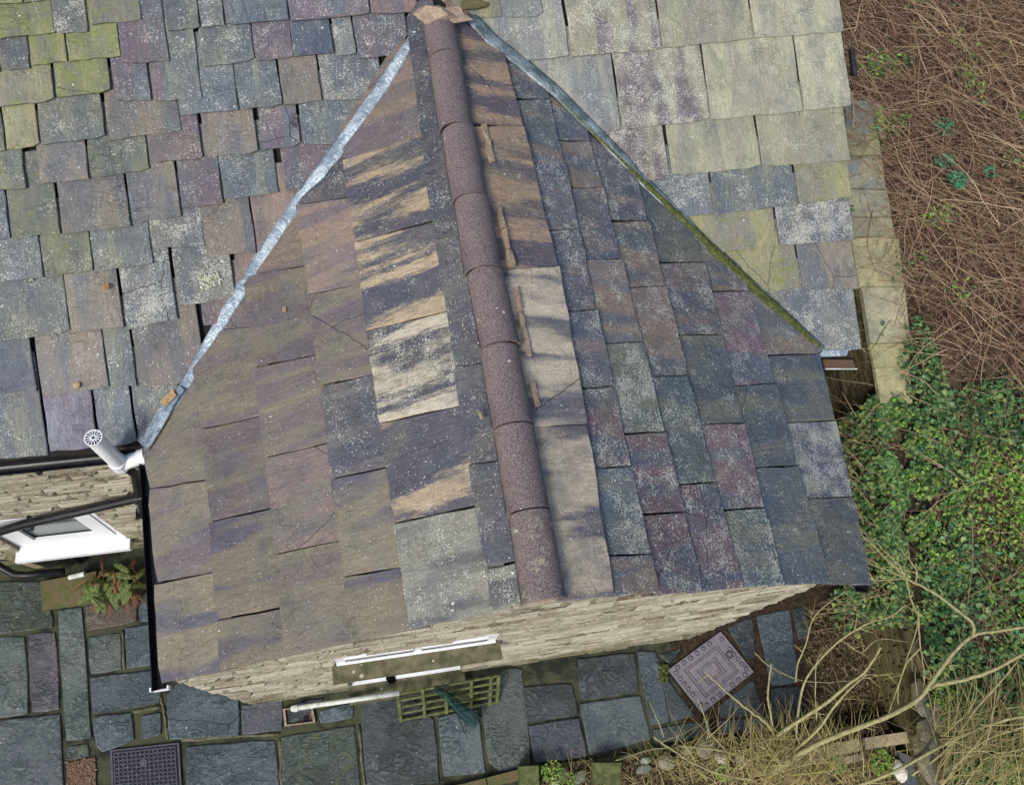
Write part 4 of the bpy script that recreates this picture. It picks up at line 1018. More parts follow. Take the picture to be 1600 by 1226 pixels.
# ------------------------------------------------------------------ bed wall, bed soil, stones
def bedz(x, y): return .10+.05*mnoise.noise(Vector((x*2, y*2, 0)))+.16*max(0, min(1, (x-2.2)/1.5))
sheet('planting_bed', .2, 4.6, -4.5, -1.12, 0, M['soil'], 60, 40, zf=lambda x, y: (bedz(x, y) if y < -1.2 else -.05), kind='structure')
sheet('lower_bed', -9, .2, -5.0, -1.38, -.05, M['soil'], 4, 4, kind='structure')
bw = empty('bed_edging', U(1000, 1165, 0), label='low mossy stone edging between the flagged patio and the planting bed', cat='edging')
ep = [(690,1232),(760,1216),(830,1198),(900,1190),(960,1183),(1020,1172),(1080,1164),(1130,1155),(1180,1150),(1240,1142),(1300,1136),(1360,1132),(1430,1134)]
for i in range(len(ep)-1):
    a, b = U(*ep[i], .05), U(*ep[i+1], .05); d = (b-a).normalized(); s = Vector((-d.y, d.x, 0)); wd_ = random.uniform(.06,.09)
    a2 = a+d*.006; L = (b-a).length-.012
    pts = [a2-s*wd_, a2+d*L*.5-s*(wd_+random.uniform(-.015,.02)), a2+d*L-s*wd_, a2+d*L+s*.01, a2+d*L*.5+s*random.uniform(0,.02), a2+s*.01]
    mb = MB(); prism(pts, -.06, random.uniform(.035,.06), mb); mb.obj('edging_stone', M['edging'], bw)
def rock(px, py, z, sx_, sy_, sz, rot, mat, seed, label, name='rock', cat='stone', col=None):
    bm = bmesh.new(); bmesh.ops.create_icosphere(bm, subdivisions=2, radius=1)
    rs = random.Random(seed); nrm = [Vector((rs.uniform(-1,1), rs.uniform(-1,1), rs.uniform(-.6,1))).normalized() for _ in range(9)]; ds = [rs.uniform(.55,.85) for _ in range(9)]
    for v in bm.verts:
        for n_, d_ in zip(nrm, ds):
            e = v.co.dot(n_)-d_
            if e > 0: v.co -= n_*e*.95
        v.co += Vector((mnoise.noise(v.co*3+Vector((seed,0,0))),)*3)*.05
        v.co = Vector((v.co.x*sx_, v.co.y*sy_, v.co.z*sz))
    vs = [v.co.copy() for v in bm.verts]; fs = [tuple(v.index for v in f.verts) for f in bm.faces]; bm.free()
    p = U(px, py, z); mw = Matrix.Translation(p) @ Matrix.Rotation(math.radians(rot), 4, 'Z')
    o = mesh_obj(name, vs, fs, mat, None, mw, label=label, cat=cat, group='loose stones in the planting bed')
    c1, c2, par = col or ((142,134,114),(120,114,98),(.5,.3,.1)); o['c1'] = list(lin(c1)); o['c2'] = list(lin(c2)); o['par'] = [float(x) for x in par]
    return o
wh = ((196,188,170),(176,166,146),(.4,.5,.0)); gy_ = ((112,118,100),(90,96,84),(.5,.4,.3)); bn = ((126,120,96),(104,102,82),(.5,.2,.3))
rock(1128,1183,.22,.12,.10,.10,20,M['coping'],4,'pale angular rock standing among the dead stems', col=wh)
rock(1103,1164,.20,.16,.13,.09,35,M['coping'],5,'large grey-brown slab left of the pale angular rock', col=bn)
rock(1075,1170,.18,.10,.07,.06,10,M['coping'],6,'flat brown stone behind the large slab', col=bn)
rock(1003,1202,.15,.12,.06,.05,5,M['coping'],7,'flat grey stone right of the mossy block', col=gy_)
rock(1008,1187,.15,.09,.055,.05,-10,M['coping'],8,'small grey stone touching the edging above the flat grey one', col=gy_)
rock(1160,1186,.22,.13,.08,.07,-40,M['coping'],9,'tilted grey stone right of the pale angular rock', col=gy_)
rock(1190,1178,.24,.13,.07,.07,0,M['coping'],10,'grey stone under the yellow stems', col=gy_)
rock(905,1214,.13,.11,.06,.05,30,M['coping'],11,'greenish flat stone left of the mossy block', col=gy_)
rock(880,1208,.13,.08,.07,.05,0,M['coping'],12,'rounded brown cobble in the green tangle', col=bn)
rock(868,1218,.13,.07,.06,.05,0,M['coping'],13,'small mossy cobble beside the mossy post', col=gy_)
rock(1040,1190,.16,.12,.09,.05,-30,M['coping'],14,'triangular brown stone right of the flat grey one', col=bn)
rock(1408,1205,.35,.09,.14,.08,10,M['coping'],15,'white flaking rock at the foot of the bank', col=((214,212,204),(190,188,178),(.4,.5,.0)))
def block(name, px4, z0, z1, mat, label, cat, col=None):
    p4 = [U(*p, z1) for p in px4]; c = sum(p4, Vector())/4; p4 = [p-Vector((c.x,c.y,0)) for p in p4]
    mb = MB(); prism([Vector((p.x, p.y, 0)) for p in p4], z0, z1-.012, mb); prism([Vector((p.x, p.y, 0))*.95 for p in p4], z1-.012, z1, mb)
    o = mesh_obj(name, mb.v, mb.f, mat, None, Matrix.Translation((c.x, c.y, 0)), label=label, cat=cat)
    if col: c1, c2, par = col; o['c1'] = list(lin(c1)); o['c2'] = list(lin(c2)); o['par'] = [float(x) for x in par]
    return o
block('mossy_block', [(926,1190),(972,1190),(969,1226),(926,1224)], .0, .24, M['wood'], 'square block covered in yellow-green moss', 'block')
block('mossy_post', [(812,1196),(842,1194),(844,1236),(812,1238)], .0, .22, M['wood'], 'mossy split post at the left end of the bed', 'post')
ws = empty('bank_footing', U(1380, 1160, .3), label='row of broad beige stones at the foot of the retaining wall', cat='stone row')
cst = ((176,164,134),(156,146,118),(.5,.35,.1))
for p4 in ([(1352,1152),(1424,1141),(1432,1158),(1352,1171)], [(1290,1165),(1342,1152),(1346,1172),(1292,1182)], [(1240,1172),(1286,1166),(1288,1190),(1244,1196)], [(1300,1186),(1348,1176),(1350,1186),(1306,1196)]):
    q = [U(*p, .33) for p in p4]; mb = MB(); prism(q, .05, .33, mb); o = mb.obj('footing_stone', M['coping'], ws)
    o['c1'] = list(lin(cst[0])); o['c2'] = list(lin(cst[1])); o['par'] = list(cst[2])
block('slate_offcut', [(1404,1172),(1424,1180),(1436,1226),(1416,1226)], .1, .36, M['slate'], 'dark upright slate beside the white flaking rock', 'slate', ((78,82,92),(90,92,98),(.4,.1,0)))
# ------------------------------------------------------------------ retaining wall
WX = 4.72
def wxat(y): return 4.66+.10*max(0, min(1, (y+1.5)/3.5))+(.28*(y-2.2)/1.4*.6 if y > 2.2 else 0)
rtop_pts = [(-4.5,.55),(-1.9,.85),(-.4,1.15),(1.0,1.75),(2.0,2.0),(7.5,2.0)]
def rz(y):
    for (a, za), (b, zb) in zip(rtop_pts[:-1], rtop_pts[1:]):
        if a <= y <= b: return za+(zb-za)*(y-a)/(b-a)
    return .55 if y < 0 else 2.0
o0 = Vector((4.62, -4.5, 0)); o1 = Vector((5.0, 3.4, 0)); du = (o1-o0).normalized(); Lw = 12.0
rw = masonry('retaining_wall', o0, du, Vector((0,0,1)), (-du.y, du.x, 0), Lw, lambda s: rz(o0.y+du.y*s)-.04, [], M['darkstone'], M['dmortar'], None, mh=(.045,.085), ml=(.15,.42), relief=.03, thick=.4, nbig=0)
setp(rw, label='dark dry-stone retaining wall with pale coping slabs right of the cottage', cat='retaining wall')
# dress the tallest, visible stretch with single stones
zz = 0.35
vis = 0
while zz < 1.9 and vis < 280:
    h = random.uniform(.05, .085); y = -1.2
    while y < 2.9 and vis < 280:
        l = random.uniform(.18, .42); s = (y-o0.y)/du.y
        if zz+h < rz(y)-.06 and zz > rz(y)-.95:
            n_ = Vector((-du.y, du.x, 0)); p = o0+du*s+n_*.012+Vector((0,0,zz)); m2 = MB()
            pr = random.uniform(.025, .055); m2.box(p, du*(l-.014), Vector((0,0,h-.01)), n_*pr)
            vs = [v-p for v in m2.v]; k = .012
            for q in (4,5,6,7):
                vs[q] += du*(k if q in (4,7) else -k)+Vector((0,0,(k*.7 if q in (4,5) else -k*.7)))+n_*random.uniform(-.008,.008)
            mesh_obj('stone', vs, m2.f, M['darkstone'], rw, Matrix.Translation(p)); vis += 1
        y += l
    zz += h
CC_ = lambda *p: T(1160, 0, 2.918, p); CD = lambda *p: T(1160, 420, 3.066, p)
for p4, c_ in [(CC_((470,462),(586,460),(632,708),(480,708)), ((108,116,108),(126,124,92),(.5,.6,.1))),
 (CC_((475,714),(634,712),(656,858),(480,852)), ((112,118,114),(134,132,104),(.5,.6,.1))),
 (CC_((480,862),(660,866),(680,982),(485,978)), ((142,142,118),(122,124,108),(.5,.3,.1))),
 (CC_((485,990),(684,992),(696,1078),(490,1074)), ((146,144,116),(126,126,104),(.5,.4,.2))),
 (CD((520,-150),(752,-145),(776,84),(560,84)), ((160,154,116),(140,138,104),(.5,.6,.3))),
 (CD((573,90),(778,90),(804,345),(612,352)), ((164,158,128),(146,146,118),(.5,.25,.1))),
 (CD((612,358),(802,352),(806,466),(634,470)), ((160,152,112),(140,138,98),(.5,.2,.3))),
 (CD((636,474),(806,470),(818,640),(662,636)), ((156,150,112),(136,132,96),(.5,.2,.3)))]:
    q = [U(*p, 2.06) for p in p4]; mb = MB(); prism([Vector((p.x+random.uniform(-.008,.008), p.y+random.uniform(-.006,.006), 0)) for p in q], 1.99+random.uniform(0,.01), 2.055+random.uniform(-.012,.012), mb)
    o = mb.obj('coping_slab', M['coping'], rw); c1, c2, par = c_; o['c1'] = [min(1, x_*1.5) for x_ in lin(c1)]; o['c2'] = [min(1, x_*1.5) for x_ in lin(c2)]; o['par'] = list(par)
q = [U(*p, 2.0) for p in CC_((592,476),(632,480),(668,676),(636,668))]; mb = MB(); prism(q, 1.7, 2.02, mb); mb.obj('pink_stone', simple('pinkish_stone', (176,140,136), (200,176,168), 20, .9, .008), rw)
# rough stones on top of the lower stretch of the wall
for i, (px, py, a, b) in enumerate([(1452,985,.18,.12),(1462,1035,.2,.12),(1478,1063,.25,.13),(1488,1100,.27,.16),(1478,1125,.22,.14),(1440,1090,.12,.2),(1446,1185,.12,.26),(1450,1150,.12,.2)]):
    q = U(px, py, 1.0); bm_ = blob(q, 1, sq=(a, b, .06), rough=.12, seed=i+20, name='top_stone', mat=M['coping'], parent=rw)
    col = ((140,130,100),(118,112,84),(.5,.3,.3)) if i not in (5,6,7) else ((96,88,64),(82,76,56),(.5,.1,.5)); bm_['c1'] = list(lin(col[0])); bm_['c2'] = list(lin(col[1])); bm_['par'] = list(col[2])
# ------------------------------------------------------------------ garden bank
def bank(x, y):
    base = rz(y)-.10
    return base+.10*(x-5.0)+.16*mnoise.noise(Vector((x*.9, y*.9, 3)))+.05*mnoise.noise(Vector((x*4, y*4, 3)))
def wallx(y): return o0.x+du.x*(y-o0.y)/du.y
vs = []; fs = []; NX, NY = 70, 90
for j in range(NY+1):
    y = -5+22*(j/NY)
    for i in range(NX+1):
        x = wallx(y)+.3+13*(i/NX)**1.3; vs.append((x, y, bank(x, y)))
for j in range(NY):
    for i in range(NX):
        a = j*(NX+1)+i; fs.append((a, a+1, a+NX+2, a+NX+1))
M['bankground'] = simple('bank_leaf_mould', (50,40,32), (88,74,54), 9, .95, .04, obj=False)
mesh_obj('garden_bank', vs, fs, M['bankground'], None, smooth=True, kind='structure')
sheet('passage_ground', 2.3, 5.3, -1.3, 8, -.012, M['soil'], 6, 12, kind='structure')
R = random
def leaf(mb, p, size, nrm, shape='ivy'):
    nrm = nrm.normalized(); a = R.uniform(0, 6.28); t = Vector((math.cos(a), math.sin(a), 0)); t = (t-nrm*t.dot(nrm)).normalized(); b = nrm.cross(t)
    f = -nrm*size*.15
    if shape == 'ivy':
        pts = [t*-.5*size, (t*-.3+b*.5)*size+f, (t*.25+b*.38)*size+f, t*.6*size, (t*.25-b*.38)*size+f, (t*-.3-b*.5)*size+f]
        n = len(mb.v); mb.v += [p+q for q in pts]; mb.f += [(n, n+1, n+2, n+3), (n, n+3, n+4, n+5)]
    else:
        pts = [t*-.5*size, b*.28*size+f, t*.6*size, -b*.28*size+f]
        n = len(mb.v); mb.v += [p+q for q in pts]; mb.f += [(n, n+1, n+2, n+3)]
def cane(mb, p, L, r, rise, az=None, sides=3, seg=6, wob=.25):
    az = R.uniform(0, 6.28) if az is None else az
    d = Vector((math.cos(az), math.sin(az), rise)).normalized(); pts = [p]; q = p.copy()
    for i in range(seg):
        d = (d+Vector((R.uniform(-wob,wob), R.uniform(-wob,wob), R.uniform(-wob,wob)*.6-rise*.32))).normalized()
        q = q+d*L/seg; pts.append(q.copy())
    base = len(mb.v); n = len(pts); x = Vector((-d.y, d.x, 0)).normalized(); y = Vector((0,0,1))
    for i, pp in enumerate(pts):
        rr = r*(1-.6*i/(n-1))
        for k in range(sides):
            a = 6.283*k/sides; mb.v.append(pp+x*math.cos(a)*rr+y*math.sin(a)*rr)
    for i in range(n-1):
        for k in range(sides):
            k2 = (k+1) % sides; mb.f.append((base+i*sides+k, base+i*sides+k2, base+(i+1)*sides+k2, base+(i+1)*sides+k))
def greenness(x, y):                               # more leaf towards the south of the bank
    g = 1/(1+math.exp((y-1.75-.25*(x-5))*2.6))
    return max(0, min(1, g+.45*mnoise.noise(Vector((x*.9, y*.9, 7)))))
br = MB(); lit = MB(); iv = MB(); nt_ = MB(); bg_ = MB()
for i in range(27000):
    y = R.uniform(-3.2, 13); x = wallx(y)+.25+R.uniform(0, 1)**.9*(7.5+.2*y)
    g = greenness(x, y)
    if R.random() < g*.72: continue
    z = bank(x, y)+R.uniform(-.02, .26)
    cane(br, Vector((x, y, z)), R.uniform(.35, 1.3), R.choice((.002,.0025,.003,.0035,.0045,.007)), R.uniform(-.1, .5))
for i in range(30000):
    y = R.uniform(-3.2, 13); x = wallx(y)+.2+R.uniform(0, 7.5+.2*y)
    leaf(lit, Vector((x, y, bank(x, y)+R.uniform(.0, .07))), R.uniform(.02, .055), Vector((R.uniform(-.6,.6), R.uniform(-.6,.6), 1)), 'x')
for i in range(230000):
    y = R.uniform(-3.4, 9); x = wallx(y)+.0+R.uniform(0, 1)*6.5
    g = greenness(x, y); pch = mnoise.noise(Vector((x*1.9, y*1.9, 11)))
    if y > 2.2: dens = max(0, pch*2.4-.5)*.4
    else: dens = g*(.62+.9*pch)
    if R.random() > dens: continue
    z = max(bank(x, y), rz(y)-.05)+R.uniform(.02, .24)+.14*mnoise.noise(Vector((x*3.1, y*3.1, 5)))
    sh = mnoise.noise(Vector((x*.8, y*.8, 21)))
    tgt = nt_ if sh+R.uniform(-.25,.25) > (-.12 if x > 5.6 else .32) else iv
    if R.random() < .05: tgt = bg_
    leaf(tgt, Vector((x, y, z)), R.choice((.02,.028,.036,.045,.055,.07)), Vector((R.uniform(-.9,.9), R.uniform(-.9,.9), 1)), 'ivy' if tgt is iv else 'x')
# ivy over the wall face and the passage side
for i in range(15000):
    y = R.uniform(-.35, 2.2); t = R.random(); zt = rz(y); z = zt*(1-t*t*.95)+.03
    if y < .35 and R.random() < (.35-y)*1.6: continue
    out = .06+.22*R.random()+.12*mnoise.noise(Vector((y*2.2, z*2.2, 1)))
    x = wallx(y)-max(.03, out)-.18*(1-z/2.1)
    if R.random() > .62+1.3*mnoise.noise(Vector((y*3.3, z*3.3, 17))): continue
    leaf(iv if R.random() < .9 else nt_, Vector((x, y, z+.10*mnoise.noise(Vector((y*6, x*6, 1))))), R.uniform(.026, .06), Vector((R.uniform(-1.2,.1), R.uniform(-.6,.6), R.uniform(.3,1.2))), 'ivy')
for i in range(420):
    y = R.uniform(-.3, 2.3); z = R.uniform(.5, 2.1)*rz(y)/2; cane(br, Vector((wallx(y)-.15-R.random()*.2, y, z)), R.uniform(.2,.7), R.choice((.003,.004)), R.uniform(0,.6))
for i in range(1500):                              # creeping along the coping edge
    y = R.uniform(1.7, 3.1); x = wallx(y)+R.uniform(.1, .62)
    if R.random() < (.62-(x-wallx(y)))*1.5+max(0, y-2.4)*.8: continue
    leaf(iv, Vector((x, y, 2.08+R.uniform(0,.08))), R.uniform(.025,.06), Vector((R.uniform(-.5,.5), R.uniform(-.5,.5), 1)), 'ivy')
for i in range(9000):                              # growth on the wall head
    y = R.uniform(-1.1, 2.1); x = wallx(y)+R.uniform(-.12, .55)
    if mnoise.noise(Vector((x*3, y*3, 33))) < (-.05 if y > .1 else .1-y*.25): continue
    leaf(iv if R.random() < .6 else nt_, Vector((x, y, rz(y)+R.uniform(-.02,.14))), R.uniform(.024,.06), Vector((R.uniform(-.9,.9), R.uniform(-.9,.9), 1)), 'ivy')
br.obj('bramble_tangle', M['bramble'], None, kind='stuff', label='tangle of brown bramble canes over the bank')
lit.obj('leaf_litter', M['litter'], None, kind='stuff', label='brown leaf litter on the bank')
iv.obj('ivy', M['ivy'], None, kind='stuff', label='dark green ivy over the retaining wall')
nt_.obj('bank_weeds', M['nettle'], None, kind='stuff', label='bright green weeds on the lower bank')
# dead debris in the passage and bed
deb = MB(); dl = MB()
for i in range(1500):
    p = U(R.uniform(1262, 1400), R.uniform(955, 1150), .02)
    if p.x > wallx(p.y)-.02 or p.x < 3.55+.25*mnoise.noise(Vector((p.y*3, 0, 0))): continue
    if R.random() < .5: cane(deb, p, R.uniform(.06, .3), .002, R.uniform(0,.6), seg=4)
    else: leaf(dl, p+Vector((0,0,R.uniform(0,.05))), R.uniform(.02,.05), Vector((R.uniform(-.6,.6), R.uniform(-.6,.6), 1)), 'x')
for i in range(4200):
    p = U(R.uniform(850, 1480), R.uniform(1165, 1290), .2); 
    if p.x > 4.6 or p.y > -1.2: continue
    z = bedz(p.x, p.y); p.z = z+.02
    if R.random() < .55: cane(deb, p, R.uniform(.08, .4), R.choice((.002,.003)), R.uniform(0,.7), seg=4)
    else: leaf(dl, p, R.uniform(.02,.045), Vector((R.uniform(-.6,.6), R.uniform(-.6,.6), 1)), 'x')
deb.obj('dead_stems', M['twig'], None, kind='stuff', label='dead stems littering the planting bed and wall foot'); dl.obj('dead_leaves', M['litter'], None, kind='stuff', label='dead leaves on the bed and at the wall foot')
wd2 = MB()
def clump(mb, px, py, z, rad, n, size=(.02,.05), up=.1):
    c = U(px, py, z)
    for i in range(n):
        a = R.uniform(0, 6.28); r = rad*math.sqrt(R.random()); leaf(mb, c+Vector((math.cos(a)*r, math.sin(a)*r, R.uniform(0, up)*(1-r/rad*.6))), R.uniform(*size), Vector((R.uniform(-.7,.7), R.uniform(-.7,.7), 1)), 'x')
for a in ((1378,1192,.3,.15,220),(1308,1196,.3,.09,120),(1130,1206,.25,.10,150),(862,1206,.14,.13,110),(885,1220,.14,.12,70),(1478,1080,1.1,.22,240),(1520,1110,1.0,.25,260),(1575,1190,1.0,.3,300)): clump(wd2, *a)
wd2.obj('low_weeds', M['nettle'], None, kind='stuff', label='small green weeds in the planting bed')
for a in ((1495,282,2.3,.13,90),(1478,200,2.3,.14,40),(1476,255,2.2,.14,50),(1545,270,2.3,.1,30)): clump(bg_, *a, size=(.04,.08))
bg_.obj('blue_green_weeds', M['bluegreen'], None, kind='stuff', label='blue-green leaf rosettes among the brambles')
mb = MB()
for k in range(60):
    p = U(1036+R.uniform(-6,8), 1050+R.uniform(-14,14), .0); r = R.uniform(.01,.03); mb.tube([p, p+Vector((0,0,R.uniform(.01,.03)))], [r, r*.4], 6)
mb.obj('moss_patch', M['moss'], None, kind='stuff', label='yellow-green moss left of the purplish cover')
# ------------------------------------------------------------------ fern by the house wall
fc = U(182, 905, .22)
fern = empty('fern', (fc.x, fc.y, 0), label='half-brown fern growing at the foot of the house wall', cat='fern')
gfr = 0
for i in range(90):
    dead = i % 2 == 0; mb = MB(); az = R.uniform(0, 6.28); L = R.uniform(.16, .32) if not dead else R.uniform(.2,.42)
    p = fc+Vector((R.uniform(-.28,.24), R.uniform(-.2,.10), R.uniform(-.1,.12))); d = Vector((math.cos(az), math.sin(az)*.9-.2, .55 if not dead else .25)).normalized(); pts = []
    for k in range(13):
        pts.append(p.copy()); d = (d+Vector((0,0,-.13 if not dead else -.16))).normalized(); p = p+d*L/12
        p.y = min(p.y, SY-.05); p.z = max(p.z, .03); p.x = max(-6, min(p.x, gx0-.05))
    for k in range(12):
        a, b = pts[k], pts[k+1]; dd = (b-a); 
        if dd.length < 1e-4: continue
        dd.normalize(); s = dd.cross(Vector((0,0,1))); s = s.normalized() if s.length > .01 else Vector((1,0,0))
        if k > 1:
            wl = .042*math.sin(math.pi*min(1, (k+1)/13))*(1 if not dead else .6)
            for sg in (-1, 1):
                for h in (0, .5):
                    q = a.lerp(b, h); e = q+s*sg*wl+dd*.02+Vector((0,0,-.008)); w2 = dd*.010
                    n = len(mb.v); mb.v += [q-w2, q+w2, e]; mb.f.append((n, n+1, n+2))
    mb.tube(pts, .003, 3, cap=False)
    mb.obj('frond', M['dryfern'] if dead else M['fernleaf'], fern)
stk = MB(); stk.box(U(-30, 862, .30), U(92, 899, .10)-U(-30, 862, .30), (0,.045,0.0), (0,0,.03)); o = stk.obj('wooden_batten', M['plank'], None, label='thin weathered batten lying against the wall below the window', cat='batten')
q = [U(*p, .06) for p in ((63,908),(150,892),(150,940),(66,952))]; mb = MB(); prism(q, -.01, .06, mb); mb.obj('step_stone', M['edging'], None, label='dark mossy slab under the fern', cat='stone slab')
mb = MB(); mb.tube([U(108, 902, .16), U(132, 896, .18)], .03, 10); mb.obj('pipe_offcut', M['greywhite'], None, label='short grey pipe offcut lying beside the fern', cat='pipe')
# ------------------------------------------------------------------ fallen leaves on the roof
def fallen(px, py, plane, r, name, label, col, h=.06):
    q = plane.uv(px, py); c = plane.P(q.x, q.y, h); n = 8; vs = [c+plane.n*.006]
    for k in range(n): a = 2*math.pi*k/n; rr = r*R.uniform(.6, 1.15); vs.append(c+plane.u*math.cos(a)*rr+plane.v*math.sin(a)*rr*.8+plane.n*R.uniform(-.003,.004))
    vs2 = [v-plane.n*.004 for v in vs]; m_ = len(vs)
    fs = [(0, 1+k, 1+(k+1)%n) for k in range(n)]+[(m_, m_+1+(k+1)%n, m_+1+k) for k in range(n)]+[(1+k, m_+1+k, m_+1+(k+1)%n, 1+(k+1)%n) for k in range(n)]
    c0 = sum(vs, Vector())/len(vs)
    return mesh_obj(name, [v-c0 for v in vs+vs2], fs, col, None, Matrix.Translation(c0), label=label, cat='leaf', group='dead leaves lying on the roof')
fallen(450, 487, LP, .03, 'fallen_leaf', 'pale yellow leaf lying alone on the left slope of the extension', M['leafdry'], .045)
fallen(124, 603, MP, .035, 'fallen_leaf', 'pale tan leaf on the main roof above the purple slate', M['leafdry'])
fallen(168, 449, MP, .04, 'fallen_leaf', 'orange-tan leaf on a brown slate at mid height of the main roof', simple('orange_leaf', (160,116,72), (134,98,66), 20, .8, .002))
mb = MB(); q = LP.uv(762, 660); a = LP.P(q.x, q.y, .09); q = LP.uv(757, 647); b = LP.P(q.x, q.y, .10); mb.tube([a, a.lerp(b,.5)+Vector((0,0,.01)), b], [.012,.014,.008], 6)
mb.obj('twig', M['plank'], None, label='short pale twig lying against the ridge tiles', cat='twig')
# lichen crusts: raised rosettes
def crust(px, py, r, plane, col, parent, n=9, h=.052, mx=.4):
    mb = MB(); q = plane.uv(px, py)
    for k in range(n):
        a = R.uniform(0, 6.28); d = r*math.sqrt(R.random())*.8; c = plane.P(q.x+math.cos(a)*d, q.y+math.sin(a)*d, h-.003); rr = r*R.uniform(.06,mx); K = 7
        vs = [c+plane.n*.004]+[c+(plane.u*math.cos(2*math.pi*i/K)+plane.v*math.sin(2*math.pi*i/K))*rr*R.uniform(.7,1.2)-plane.n*.008 for i in range(K)]
        mb.add(vs, [(0, 1+i, 1+(i+1)%K) for i in range(K)])
    return mb.obj('lichen_rosette', col, parent)
M['crust'] = simple('pale_lichen', (196,200,182), (158,166,140), 30, .9, .01)
crust(325, 440, .085, MP, M['crust'], cottage, 60, .043, .22); crust(338, 436, .07, MP, M['crust'], cottage, 40, .043, .22); crust(38, 684, .035, MP, M['crust'], cottage, 8, .04); crust(50, 440, .03, MP, M['crust'], cottage, 6, .04)
# ------------------------------------------------------------------ bare shrub
sh_base = U(1235, 1222, .25)
shrub = empty('bare_shrub', (sh_base.x, sh_base.y, .2), label='leafless arching shrub with olive stems in the planting bed', cat='shrub')
Z3 = lambda x, y: (1160+x/3.02, 820+y/3.02)
def limb(pts, r0, r1, name='branch', mat='bark', tw=6, tl=(.12,.4), sides=7):
    P = [U(*Z3(x, y), z) for x, y, z in pts]
    # Catmull-Rom
    Q = []
    for i in range(len(P)-1):
        p0 = P[max(i-1,0)]; p1 = P[i]; p2 = P[i+1]; p3 = P[min(i+2,len(P)-1)]
        for k in range(5):
            t = k/5; Q.append(.5*((2*p1)+(p2-p0)*t+(2*p0-5*p1+4*p2-p3)*t*t+(3*p1-p0-3*p2+p3)*t**3)+Vector((R.uniform(-.004,.004),)*3))
    Q.append(P[-1]); n = len(Q); rad = [(r0+(r1-r0)*i/(n-1))*R.uniform(.92,1.12) for i in range(n)]
    mb = MB(); mb.tube(Q, rad, sides); o = mb.obj(name, M[mat], shrub, smooth=True)
    if tw:
        t_ = MB()
        for i in range(tw):
            k = R.randint(2, n-2); dd = (Q[min(k+1,n-1)]-Q[k-1]).normalized(); az = math.atan2(dd.y, dd.x)+R.choice((-1,1))*R.uniform(.4,1.2)
            cane(t_, Q[k].copy(), R.uniform(*tl), R.uniform(.003,.0055), R.uniform(-.1,.6), az=az, sides=4, seg=5, wob=.18)
        t_.obj('twigs', M['twig'], o, kind='stuff')
    return o
limb([(130,1180,.25),(250,1090,.6),(380,1020,.95),(560,950,1.3),(700,895,1.5),(830,820,1.65),(900,730,1.75),(990,610,1.85),(1090,520,1.95),(1200,500,2.0),(1400,470,2.1)], .031, .015, tw=22)
limb([(1090,520,1.95),(1080,455,2.1),(950,350,2.3),(850,290,2.4),(775,250,2.5)], .017, .011, tw=5)
for e in ([(775,250,2.5),(700,180,2.6),(610,90,2.7),(535,22,2.8)], [(775,250,2.5),(690,215,2.6),(590,180,2.7)], [(775,250,2.5),(620,258,2.6),(450,243,2.7)], [(775,250,2.5),(740,190,2.6),(680,130,2.7),(630,85,2.75)], [(820,265,2.45),(815,200,2.6),(740,110,2.7)],
          [(775,250,2.5),(790,330,2.3),(830,440,2.1),(800,560,1.9),(740,740,1.7),(690,890,1.5)], [(830,400,2.2),(835,520,2.0),(850,640,1.85),(858,745,1.7)], [(840,580,1.9),(770,660,1.8),(735,780,1.6),(740,860,1.5)]):
    limb(e, .010, .004, tw=3, tl=(.1,.25), sides=5)
limb([(1400,570,2.2),(1300,620,2.1),(1180,685,2.0),(1040,730,1.85),(900,755,1.7)], .014, .022, tw=6)
limb([(150,1000,.5),(270,920,.9),(400,835,1.2),(500,750,1.4),(580,690,1.5),(655,575,1.7)], .022, .010, tw=10)
limb([(130,1170,.3),(250,1060,.6),(360,960,.9),(430,860,1.15),(510,770,1.3),(590,700,1.4)], .020, .008, tw=8)
limb([(160,1000,.5),(110,930,.65),(40,880,.8),(-60,800,1.0),(-130,735,1.1),(-175,690,1.2)], .020, .007, tw=5, tl=(.08,.3))
limb([(150,975,.5),(135,900,.7),(120,820,.85),(128,720,1.0),(138,650,1.1)], .013, .008, tw=4, tl=(.08,.25))
limb([(255,1020,.5),(258,930,.8),(290,750,1.1),(380,620,1.4),(480,530,1.6),(600,460,1.8),(700,430,1.9),(770,375,2.0)], .015, .006, tw=10)
limb([(250,740,1.1),(260,660,1.3),(300,560,1.5),(330,450,1.7),(390,380,1.85),(490,312,2.0)], .009, .004, tw=5, tl=(.1,.25))
limb([(350,920,.8),(345,800,1.0),(350,650,1.2),(380,600,1.3)], .009, .004, tw=5, tl=(.08,.2))
limb([(500,560,1.5),(560,600,1.5),(640,540,1.6),(780,550,1.7)], .006, .003, tw=3, tl=(.08,.2), sides=5)
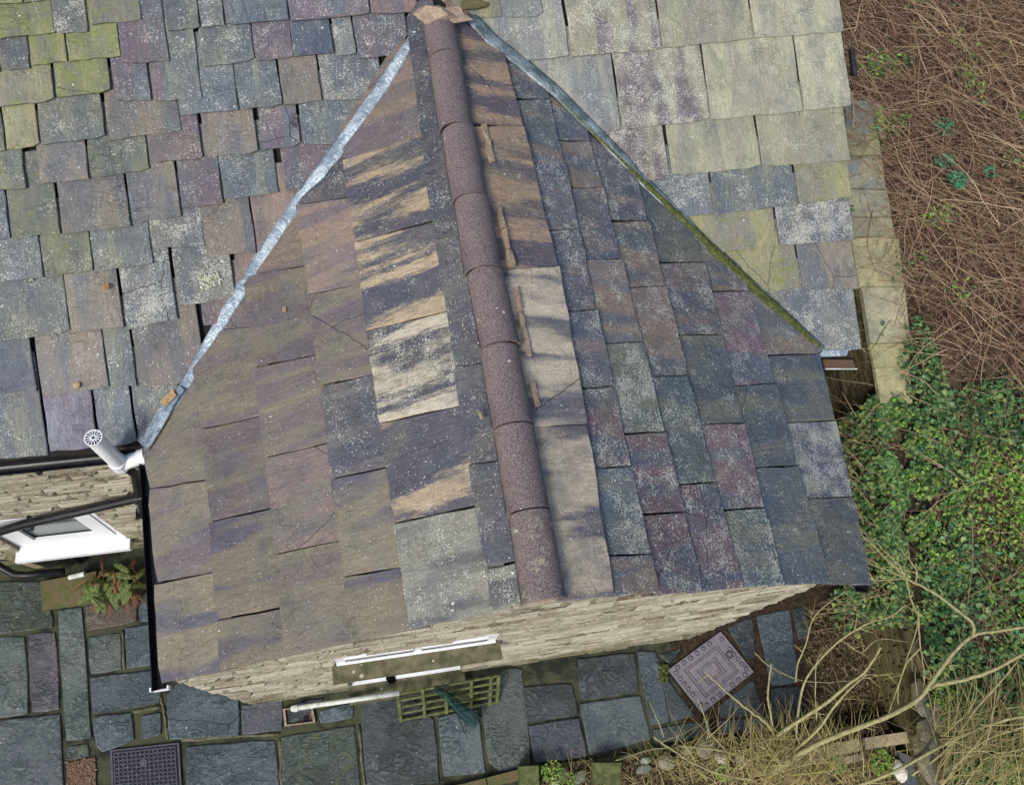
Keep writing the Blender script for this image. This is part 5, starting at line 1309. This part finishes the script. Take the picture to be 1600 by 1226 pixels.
limb([(60,600,1.3),(130,665,1.2),(290,735,1.1),(500,735,1.2),(710,695,1.3)], .006, .003, tw=3, tl=(.08,.2), sides=5)
limb([(540,1230,.6),(720,1160,.9),(1000,1010,1.3),(1200,930,1.6),(1400,890,1.8)], .020, .012, tw=12)
limb([(800,1180,.9),(960,1060,1.2),(1100,870,1.5),(1200,760,1.8),(1300,640,2.0)], .012, .006, tw=8)
limb([(940,1226,1.0),(1060,1080,1.3),(1180,1000,1.5),(1400,930,1.7)], .013, .008, tw=10)
limb([(1030,1260,1.0),(1150,1100,1.3),(1300,1060,1.5),(1420,1040,1.6)], .011, .007, tw=10)
limb([(-300,1040,.5),(-180,1050,.45),(-40,1080,.4),(100,1180,.3)], .012, .018, tw=8, tl=(.1,.3))
limb([(-420,1000,.7),(-330,1060,.6),(-250,1110,.5),(-120,1170,.35),(60,1200,.3)], .008, .018, tw=6, tl=(.1,.3))
limb([(-600,1110,.9),(-440,1060,.7),(-330,1045,.6)], .005, .008, tw=0, sides=5)
limb([(-440,830,.9),(-395,930,.75),(-370,1000,.6)], .004, .007, tw=0, sides=5)
limb([(-210,820,.8),(-180,900,.7),(-150,980,.55),(-60,1080,.4)], .006, .010, tw=4, tl=(.08,.2), sides=5)
# loose tangle of finer shoots rising from the base
t_ = MB()
for i in range(560):
    x = R.gauss(190, 210); y = R.uniform(1000, 1240); p = U(*Z3(x, y), R.uniform(.25,.7)); cane(t_, p, R.uniform(.15,.6), R.uniform(.003,.006), R.uniform(.0,.9), az=R.gauss(.9,.9), sides=4, seg=5, wob=.18)
for i in range(330):
    x = R.uniform(900, 1400); y = R.uniform(850, 1300); p = U(*Z3(x, y), R.uniform(1.0,1.6)); cane(t_, p, R.uniform(.3,.9), R.uniform(.003,.006), R.uniform(.0,.5), az=R.gauss(.6,.5), sides=4, seg=5, wob=.15)
t_.obj('fine_shoots', M['twig'], shrub, kind='stuff')
print('MPn', MP.n, 'LPn', LP.n, 'E1', E1, 'L1', L1)
print('objects', len(bpy.data.objects))
